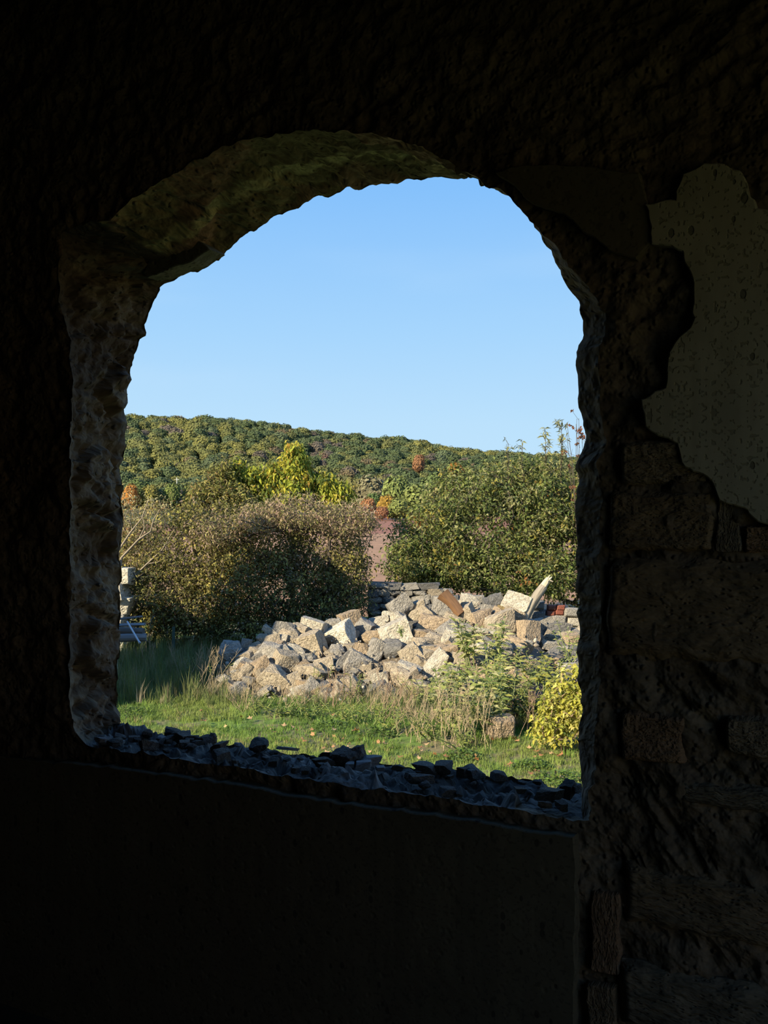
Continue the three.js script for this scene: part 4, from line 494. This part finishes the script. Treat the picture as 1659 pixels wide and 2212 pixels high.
{
  const R = rng(31), lists = [[[], []], [[], []]], dryM = [], dryC = [], short = [tuftGeo(11, 0.055, 0.035, 0.8, 0.0022, 1), tuftGeo(9, 0.075, 0.04, 1.0, 0.0022, 2)], q = new THREE.Quaternion(), Y = new THREE.Vector3(0, 1, 0);
  for (let k = 0; k < 24000; k++) {
    const d = 7.2 + 7.4 * Math.sqrt(R()), x = lerp(-0.36 * d, 0.30 * d, R()); if (d > interp(frontX, x) + 0.1 && x > -2.9) continue;
    const bare = fbm(x * 1.6, d * 1.6, 3, 3); if (bare > 0.66 && R() < 0.75) continue; const v = R() < 0.7 ? 0 : 1, s = 0.75 + 0.6 * R(); q.setFromAxisAngle(Y, R() * 6.28);
    lists[v][0].push(new THREE.Matrix4().compose(new THREE.Vector3(x, lawnY(x, -d) - 0.004, -d), q, new THREE.Vector3(s, s * (0.8 + 0.5 * R()), s))); const p = fbm(x * 0.9 + 5, d * 0.9, 8, 3), t = ss((p - 0.4) * 4), j = 0.8 + 0.45 * R(), y = R() < 0.08 ? 1 : 0; lists[v][1].push(y ? [0.32 * j, 0.27 * j, 0.10 * j] : [lerp(0.125, 0.19, t) * j, lerp(0.225, 0.25, t) * j, lerp(0.022, 0.04, t) * j]);
  }
  const lawn = new THREE.Group(); lawn.name = 'grass'; tag(lawn, 'short bright green grass blades covering the lawn', 'grass', null, 'stuff'); scene.add(lawn); lists.forEach(([m, c], v) => instanced('blades', short[v], M.blade, m, c, lawn));
  // longer grass: along the foot of the heap and in the shade at the left
  const longG = tuftGeo(16, 0.42, 0.07, 0.55, 0.0035, 5), longH = tuftGeo(14, 0.30, 0.06, 0.8, 0.003, 6), tall = new THREE.Group(); tall.name = 'tall_grass'; tag(tall, 'long rough grass along the foot of the heap and in the left shade', 'grass', null, 'stuff'); scene.add(tall);
  const A1 = [[], []], A2 = [[], []];
  const put = (l, x, d, s, c) => { q.setFromAxisAngle(Y, R() * 6.28); l[0].push(new THREE.Matrix4().compose(new THREE.Vector3(x, GROUND - 0.02, -d), q, new THREE.Vector3(s, s * (0.7 + 0.6 * R()), s))); const j = 0.75 + 0.5 * R(); l[1].push(c.map((v) => v * j)); };
  const greens = [[0.13, 0.17, 0.04], [0.17, 0.19, 0.05], [0.10, 0.15, 0.03]], straws = [[0.36, 0.29, 0.16], [0.30, 0.25, 0.11], [0.42, 0.35, 0.22]];
  for (let k = 0; k < 2000; k++) { const d = 12.3 + 5.6 * R(), x = lerp(-0.36 * d, -0.13 * d, R()); if (d < 16.4 && x > -0.155 * d) continue; if (d < 12.5 + 0.45 * (x + 3.3) && R() < 0.6) continue; put(A1, x, d, 0.45 + 0.6 * R(), R() < 0.85 ? greens[k % 3] : straws[k % 3]); }
  for (let k = 0; k < 1900; k++) { const x = lerp(-2.4, 3.2, R()), f = interp(frontX, x), d = f - (x > 0 ? 1.5 : 0.55) * Math.pow(R(), 1.3) + 0.35 * R() + (x > 0.2 ? 0.1 : 0); if (fbm(x * 2.2, d * 2.2, 6, 2) < 0.44) continue; put(A2, x, d, 0.35 + 0.55 * R() * (x < 0.1 ? 0.7 : 1.1), R() < 0.62 ? greens[k % 3] : straws[k % 3]); }
  instanced('blades', longG, M.blade, ...A1, tall); instanced('blades', longH, M.blade, ...A2, tall);
}
function dryWeed(px, py, h, n, lean, label, mat, seed, wide = 0.25) { // a clump of dead stems with fine side twigs
  const R = rng(seed), d = groundDepth(py), b = foot(px, d), t = thing('dry_weed', label, 'weed', b.toArray(), 0, 'dry weeds before the rubble heap');
  for (let s = 0; s < n; s++) { const mb = new MB(), hh = h * (0.5 + 0.6 * R()), base = new THREE.Vector3(gauss(R) * wide * 0.5, 0, gauss(R) * wide * 0.5), tip = base.clone().add(new THREE.Vector3(lean * hh + gauss(R) * wide * 0.85, hh * (0.75 + 0.25 * R()), gauss(R) * wide * 0.6)), pts = []; for (let k = 0; k <= 5; k++) pts.push(base.clone().lerp(tip, k / 5).add(new THREE.Vector3(gauss(R) * 0.012, 0, gauss(R) * 0.012))); mb.tube(pts, pts.map((_, k) => lerp(0.0034, 0.0013, k / 5)), 4); for (let k = 0; k < 9; k++) { const p = pts[2 + Math.floor(R() * 3)].clone().lerp(pts[5], R() * 0.7); mb.tube([p, p.clone().add(new THREE.Vector3(gauss(R) * 0.07, 0.04 + R() * 0.08, gauss(R) * 0.07))], [0.002, 0.0012], 3); } part('stem', mb.geo(), mat, t); }
  return t;
}
dryWeed(905, 1595, 0.58, 15, 0.02, 'clump of dry buff stems before the tilted slab', M.dry, 1, 0.4); dryWeed(970, 1612, 0.66, 15, 0.02, 'dense pale dead stems under the tall leafy plants, left part', M.dry, 2, 0.3); dryWeed(1020, 1612, 0.7, 16, 0.05, 'dense pale dead stems under the tall leafy plants, right part', M.dry, 3, 0.3); dryWeed(850, 1560, 0.62, 18, -0.05, 'purplish dry stems below the big pale slab', M.dryDark, 4, 0.35); dryWeed(715, 1530, 0.5, 16, 0.02, 'brown seedy dead stems against the left of the heap', M.dryDark, 5, 0.3); dryWeed(440, 1500, 0.75, 11, 0.35, 'long pale straws leaning right at the left end of the heap', M.dry, 6, 0.3); dryWeed(410, 1490, 0.7, 10, 0.25, 'thin leaning straws in the shade left of the heap', M.dry, 7, 0.3); dryWeed(520, 1535, 0.5, 12, 0.15, 'short pale straws at the foot of the left heap end', M.dry, 8, 0.35); dryWeed(620, 1535, 0.42, 12, 0.25, 'pale straws leaning right below the sharp cornered cube', M.dry, 9, 0.35); dryWeed(800, 1545, 0.5, 12, 0.0, 'buff straws at the foot of the heap in the middle', M.dry, 10, 0.35); dryWeed(320, 1450, 0.8, 7, 0.0, 'tall straws standing in the shade by the left window edge', M.dry, 11, 0.2); dryWeed(1150, 1600, 0.55, 10, 0.15, 'dark twigs beside the squared building stone', M.dryDark, 12, 0.3); dryWeed(880, 1590, 0.35, 8, 0.6, 'flattened straws fallen to the right on the lawn edge', M.dry, 13, 0.3);
const leafTint = {}; const leafMat = (c) => leafTint[c.join()] ??= new THREE.MeshPhysicalMaterial({ color: rgb(...c), roughness: 0.8, specularIntensity: 0.4, transmission: 0.35, thickness: 0, side: THREE.DoubleSide });
function leafyPlant(px, py, h, stems, pairs, len, geo, pal, label, seed, name = 'leafy_weed', wide = 0.3, group = 'leafy plants before the rubble heap', dd) {
  const R = rng(seed), d = dd ?? groundDepth(py), b = foot(px, d); if (dd) b.y = EYE - (py - CY) / F * dd; const t = thing(name, label, 'plant', b.toArray(), 0, group); let left = 290;
  for (let s = 0; s < stems; s++) { const mb = new MB(), hh = h * (0.6 + 0.45 * R()), base = new THREE.Vector3(gauss(R) * wide * 0.35, 0, gauss(R) * wide * 0.35), tip = base.clone().add(new THREE.Vector3(gauss(R) * wide, hh, gauss(R) * wide)), pts = []; for (let k = 0; k <= 6; k++) pts.push(base.clone().lerp(tip, k / 6).add(new THREE.Vector3(gauss(R) * 0.015, 0, gauss(R) * 0.015))); mb.tube(pts, pts.map((_, k) => lerp(0.009, 0.003, k / 6)), 4); part('stem', mb.geo(), M.greenStem, t);
    for (let k = 0; k < pairs && left > 0; k++) { const f = 0.3 + 0.7 * (k + R()) / pairs, p = pts[Math.min(5, Math.floor(f * 6))].clone().lerp(pts[Math.min(6, Math.floor(f * 6) + 1)], (f * 6) % 1), az = k * 1.57 + R(); for (const side of [0, Math.PI]) { if (left-- <= 0) break; const m = part('leaf', geo, leafMat(pick(R, pal).slice(0, 3)), t), dir = new THREE.Vector3(Math.cos(az + side), 0.55 * f - 0.1 + gauss(R) * 0.3, Math.sin(az + side)); leafMatrix(p, dir, new THREE.Vector3(gauss(R) * 0.7 - 0.15, 0.8, gauss(R) * 0.7 + 0.35), len * 1.12 * (0.65 + 0.6 * R()) * (1.15 - 0.4 * f), ma); ma.decompose(m.position, m.quaternion, m.scale); } } }
  return t;
}
const buddleia = [[0.37, 0.38, 0.13, 4], [0.27, 0.31, 0.085, 3], [0.46, 0.45, 0.21, 2.2], [0.12, 0.18, 0.04, 1.5]];
leafyPlant(1012, 1440, 0.62, 6, 12, 0.15, LEAF.long, buddleia, 'tall leafy green plant growing on the heap below the right middle boulder', 41, 'leafy_weed', 0.25, undefined, 13.2); leafyPlant(1060, 1450, 0.7, 5, 12, 0.15, LEAF.long, buddleia, 'leafy plant on the heap right of the tall one, reaching the whitish slab', 42, 'leafy_weed', 0.2, undefined, 13.0); leafyPlant(985, 1590, 0.72, 8, 12, 0.13, LEAF.narrow, buddleia, 'leafy green plant rising through the dead stems in front', 43, 'leafy_weed', 0.35); leafyPlant(1060, 1590, 0.75, 8, 12, 0.13, LEAF.narrow, buddleia, 'leafy green plant above the squared building stone', 44, 'leafy_weed', 0.35); leafyPlant(1130, 1560, 0.66, 7, 11, 0.11, LEAF.narrow, [[0.28, 0.29, 0.06, 3], [0.17, 0.20, 0.05, 3]], 'green and yellow plant left of the yellow shrub', 45, 'leafy_weed', 0.35); leafyPlant(760, 1520, 0.42, 6, 9, 0.06, LEAF.narrow, [[0.24, 0.24, 0.06, 3], [0.18, 0.16, 0.07, 2]], 'small feathery green weed in front of the upright foot boulder', 46, 'leafy_weed', 0.2); leafyPlant(430, 1490, 0.5, 9, 12, 0.05, LEAF.narrow, [[0.14, 0.16, 0.04, 3], [0.19, 0.19, 0.05, 2]], 'bushy green weed at the left end of the heap', 47, 'leafy_weed', 0.45); leafyPlant(940, 1540, 0.5, 7, 10, 0.09, LEAF.narrow, buddleia, 'low leafy weed left of the dense dead stems', 48, 'leafy_weed', 0.35); leafyPlant(868, 1375, 0.14, 4, 5, 0.06, LEAF.narrow, buddleia, 'tiny weed growing at the right edge of the big pale slab', 49, 'leafy_weed', 0.08, undefined, 13.6);
leafyPlant(1165, 1480, 0.45, 7, 10, 0.1, LEAF.narrow, [[0.22, 0.24, 0.06, 3], [0.30, 0.28, 0.07, 2]], 'green bramble on the heap behind the yellow shrub', 50, 'leafy_weed', 0.4, undefined, 12.6); leafyPlant(1235, 1430, 0.5, 5, 8, 0.09, LEAF.narrow, buddleia, 'green sprig at the right window edge before the tan stone', 51, 'leafy_weed', 0.15, undefined, 12.2);
leafyPlant(1040, 1530, 0.6, 8, 12, 0.12, LEAF.long2, buddleia, 'leafy green plant between the tall one and the layered tan slab', 52, 'leafy_weed', 0.4, undefined, 12.0); leafyPlant(1095, 1520, 0.6, 8, 11, 0.11, LEAF.long2, [[0.30, 0.31, 0.08, 3], [0.2, 0.24, 0.06, 3]], 'leafy green plant below the layered tan slab', 53, 'leafy_weed', 0.35, undefined, 11.8); leafyPlant(975, 1510, 0.5, 7, 11, 0.11, LEAF.long2, buddleia, 'leafy green plant to the right of the tilted slab', 54, 'leafy_weed', 0.3, undefined, 12.3); leafyPlant(890, 1530, 0.4, 7, 10, 0.06, LEAF.narrow, [[0.26, 0.27, 0.07, 3], [0.3, 0.24, 0.08, 2]], 'small green weed among the straws right of the upright foot boulder', 55, 'leafy_weed', 0.4); leafyPlant(690, 1500, 0.4, 7, 10, 0.055, LEAF.narrow, [[0.26, 0.26, 0.07, 3], [0.24, 0.2, 0.08, 2]], 'thin yellow-green weed left of the upright foot boulder', 56, 'leafy_weed', 0.25); leafyPlant(1190, 1500, 0.5, 7, 10, 0.09, LEAF.long2, [[0.34, 0.33, 0.07, 3], [0.24, 0.27, 0.06, 2]], 'yellow-green sprays arching over the top of the yellow shrub', 57, 'leafy_weed', 0.4, undefined, 11.2);
for (const [px, py, h, label, seed] of [[560, 1545, 0.26, 'low green weed at the lawn edge below the sloping buff slab', 71], [610, 1552, 0.24, 'low green weed before the lower left of the heap, right of the first', 72], [668, 1556, 0.28, 'low yellow-green weed in front of the small tan stones', 73], [735, 1560, 0.3, 'bushy low green weed below the upright foot boulder', 74], [790, 1566, 0.32, 'green weed at the lawn edge left of the buff straws', 75], [845, 1585, 0.34, 'green weed among the purplish dry stems', 76], [930, 1600, 0.36, 'green weed between the dry stem clumps on the lawn edge', 77], [1000, 1622, 0.22, 'low green weed in front of the dense dead stems', 78]]) leafyPlant(px, py, h, 8, 9, 0.05, LEAF.narrow, [[0.20, 0.25, 0.05, 3], [0.28, 0.28, 0.07, 2], [0.13, 0.19, 0.035, 2]], label, seed, 'leafy_weed', 0.3);
// yellow shrub at the right edge
tree({ name: 'yellow_shrub', label: 'dense yellow-leaved shrub at the lower right window edge', seed: 21, bases: [foot(1215, 10.1), foot(1245, 10.2), foot(1190, 10.2), foot(1290, 10.2)], trunk: 0.012, clumps: 330, leaves: 17, spread: 0.075, leaf: 0.058, droop: 0.35, hollow: 0.3, bark: M.dryDark,
  lobes: [[1215, 1545, 10.1, 60, 75, 0.3], [1250, 1500, 10.2, 60, 65, 0.3], [1200, 1610, 10.0, 50, 40, 0.25], [1300, 1540, 10.2, 80, 90, 0.35], [1180, 1580, 10.1, 32, 45, 0.2]], palette: [[0.46, 0.43, 0.065, 5], [0.36, 0.37, 0.06, 4], [0.56, 0.52, 0.15, 2.5], [0.24, 0.27, 0.045, 1.5]] });
tree({ name: 'dark_bramble', label: 'dark shaded bramble behind the squared building stone', seed: 23, bases: [foot(1140, 11), foot(1120, 11.1)], trunk: 0.012, clumps: 130, leaves: 14, spread: 0.08, leaf: 0.06, bark: M.dryDark, lobes: [[1130, 1540, 11.2, 45, 34, 0.25], [1165, 1560, 11.1, 36, 40, 0.2]], palette: [[0.10, 0.13, 0.03, 3], [0.16, 0.17, 0.04, 1], [0.2, 0.12, 0.06, 0.6]] });
for (const [px, py, w, label, seed] of [[1210, 1690, 60, 'clover-like green patch of low weeds below the yellow shrub', 1], [1000, 1640, 45, 'low green weed patch on the lawn before the dead stems', 2], [810, 1590, 46, 'low green rosette weed at the lawn edge in the middle', 3], [1150, 1660, 40, 'low weed patch left of the clover patch', 4], [715, 1575, 46, 'dark green low weed tuft at the lawn edge left of middle', 5], [640, 1545, 40, 'low green weed tuft below the left of the heap', 6], [280, 1545, 50, 'low broad-leaved weeds at the left window edge', 7]]) {
  const R = rng(600 + seed), d = groundDepth(py), b = foot(px, d), t = thing('low_weed', label, 'weed', b.toArray(), 0, 'low weeds on the lawn'), mats = [], cols = []; for (let k = 0; k < 420; k++) { const a = R() * 6.28, r = Math.sqrt(R()) * w * d / F; mats.push(leafMatrix(new THREE.Vector3(Math.cos(a) * r, 0.01 + 0.10 * R() * (1 - r / (w * d / F) * 0.7), Math.sin(a) * r), new THREE.Vector3(gauss(R), 0.25, gauss(R)), new THREE.Vector3(gauss(R) * 0.5, 1, gauss(R) * 0.5), 0.035 * (0.6 + 0.8 * R()))); const j = 0.7 + 0.6 * R(); cols.push([0.12 * j, 0.2 * j, 0.03 * j]); } instanced('foliage', LEAF.broad, M.leaf, mats, cols, t);
}
{ // fallen leaves on the lawn
  const fallen = [], R = rng(88), g = (() => { const b = new MB(), c = b.v(0, 0.008, 0), ring = []; for (let k = 0; k < 10; k++) { const a = k / 10 * 6.283, r = k % 2 ? 0.55 : 1; ring.push(b.v(Math.cos(a) * r * 0.05, 0.022 * (k % 4 === 0 ? 1 : 0.2), Math.sin(a) * r * 0.045)); } for (let k = 0; k < 10; k++) b.tri(c, ring[(k + 1) % 10], ring[k]); return b.geo(); })(), mats = [[0.42, 0.22, 0.10], [0.34, 0.15, 0.06], [0.50, 0.32, 0.16]].map((c) => std({ color: rgb(...c), side: THREE.DoubleSide, roughness: 0.8 })), tn = ['orange-brown', 'dark russet', 'pale tan'];
  for (let k = 0; k < 90; k++) { const px = k < 60 ? 700 + 540 * R() : 430 + 420 * R(), py = k < 60 ? 1600 + 100 * R() : 1530 + 90 * R(), d = groundDepth(py), i = Math.floor(R() * 3), m = new THREE.Mesh(g, mats[i]); m.name = numbered('fallen_leaf'); const p = foot(px, d); m.position.set(p.x, lawnY(p.x, p.z) + 0.045, p.z); m.rotation.set(gauss(R) * 0.5, R() * 6, gauss(R) * 0.5); const s = 0.4 + 0.45 * R(); m.scale.set(s, s, s); scene.add(m); fallen.push({ o: m, px, py, tone: tn[i] }); }
  relabel(fallen, [[1210, 1690, 'clover-like weed patch'], [1150, 1660, 'low weed patch'], [1000, 1640, 'middle weed patch'], [810, 1590, 'rosette weed'], [715, 1575, 'dark weed tuft'], [640, 1545, 'small weed tuft'], [1090, 1590, 'squared building stone'], [1215, 1640, 'yellow shrub'], [905, 1600, 'buff stem clump'], [770, 1645, 'largest lump on the sill'], [520, 1545, 'short straws'], [1000, 1690, 'right middle of the sill']].map(([px, py, short]) => ({ px, py, short })), 'fallen leaf', 'leaves fallen on the lawn', 'leaf');
}

// ------------------------------------------------------------------ broken bits lying on the window sill
{
  const R = rng(303), list = [], anch = [], mats = { dark: std({ color: rgb(0.13, 0.112, 0.092), map: grain, bumpMap: pits, bumpScale: 0.008 }), buff: std({ color: rgb(0.21, 0.18, 0.14), map: grain, bumpMap: pits, bumpScale: 0.008 }), pale: std({ color: rgb(0.26, 0.25, 0.24), map: grain }), grey: std({ color: rgb(0.18, 0.168, 0.15), map: grain, bumpMap: pits, bumpScale: 0.008 }) };
  const sillY = (s, t) => { const e = [[0.0, 0.90], [1.7, 0.91]]; return interp(e, s); };
  const put = (s, t, w, h, kind, tone, label, short) => { if (!label) { w *= 0.7; h *= 0.45; } else { w *= 0.85; h *= 0.72; } const m = new THREE.Mesh(stoneKinds[kind][Math.floor(R() * stoneKinds[kind].length)], mats[tone]); m.name = numbered('sill_rubble'); const v = new THREE.Vector3(s, sillY(s, t) + h * 0.2, -t); m.position.copy(wallPoint(v)); m.scale.set(w, h, w * 0.8); m.rotation.set(gauss(R) * 0.2, R() * 6, gauss(R) * 0.25); scene.add(m); const [px, py] = pxOf(m.position); if (label) { tag(m, label, 'stone', 'broken bits on the window sill'); anch.push({ px, py, short }); } else list.push({ o: m, px, py, tone }); };
  const atPx = (px, t) => toWall(px, 1660, t).x;
  put(atPx(745, 0.2), 0.2, 0.11, 0.075, 'round', 'dark', 'largest dark lump of mortar in the middle of the window sill', 'largest dark lump'); put(atPx(770, 0.22), 0.22, 0.075, 0.085, 'round', 'dark', 'rounded dark lump joined to the largest one on the sill', 'second rounded lump'); put(atPx(395, 0.22), 0.22, 0.075, 0.045, 'slab', 'buff', 'flat dark shard standing on the left part of the sill', 'flat left shard'); put(atPx(461, 0.24), 0.24, 0.03, 0.045, 'round', 'buff', 'small upright round stone on the outer sill edge', 'small upright stone'); put(atPx(560, 0.23), 0.23, 0.085, 0.05, 'round', 'dark', 'jagged dark lump on the sill left of the middle', 'jagged dark lump'); put(atPx(318, 0.2), 0.2, 0.05, 0.04, 'round', 'dark', 'dark lump near the left end of the sill', 'left end lump'); put(atPx(620, 0.25), 0.25, 0.07, 0.012, 'slab', 'pale', 'thin whitish flake lying on the outer sill edge', 'whitish flake'); put(atPx(1228, 0.2), 0.2, 0.05, 0.05, 'block', 'dark', 'dark jagged piece in the right corner of the sill', 'right corner piece'); put(atPx(1000, 0.22), 0.22, 0.04, 0.04, 'block', 'dark', 'dark crumb cluster stone right of the middle of the sill', 'right middle crumb'); put(atPx(905, 0.1), 0.1, 0.08, 0.04, 'block', 'grey', 'broad grey fragment on the inner sill right of the middle', 'broad grey fragment');
  for (let k = 0; k < 78; k++) { const s = 0.02 + 1.66 * R(), w = 0.018 + 0.06 * R() * R(); put(s, 0.03 + 0.23 * R(), w * 1.3, w, ['block', 'round', 'slab'][k % 3], ['buff', 'grey', 'dark', 'pale'][Math.floor(R() * 3.4)]); }
  relabel(list, anch, 'bit of rubble on the sill', 'broken bits on the window sill');
}

scene.traverse((o) => { if (o.isMesh) { o.castShadow = true; o.receiveShadow = true; } });
sun.castShadow = true;
renderer.render(scene, camera);
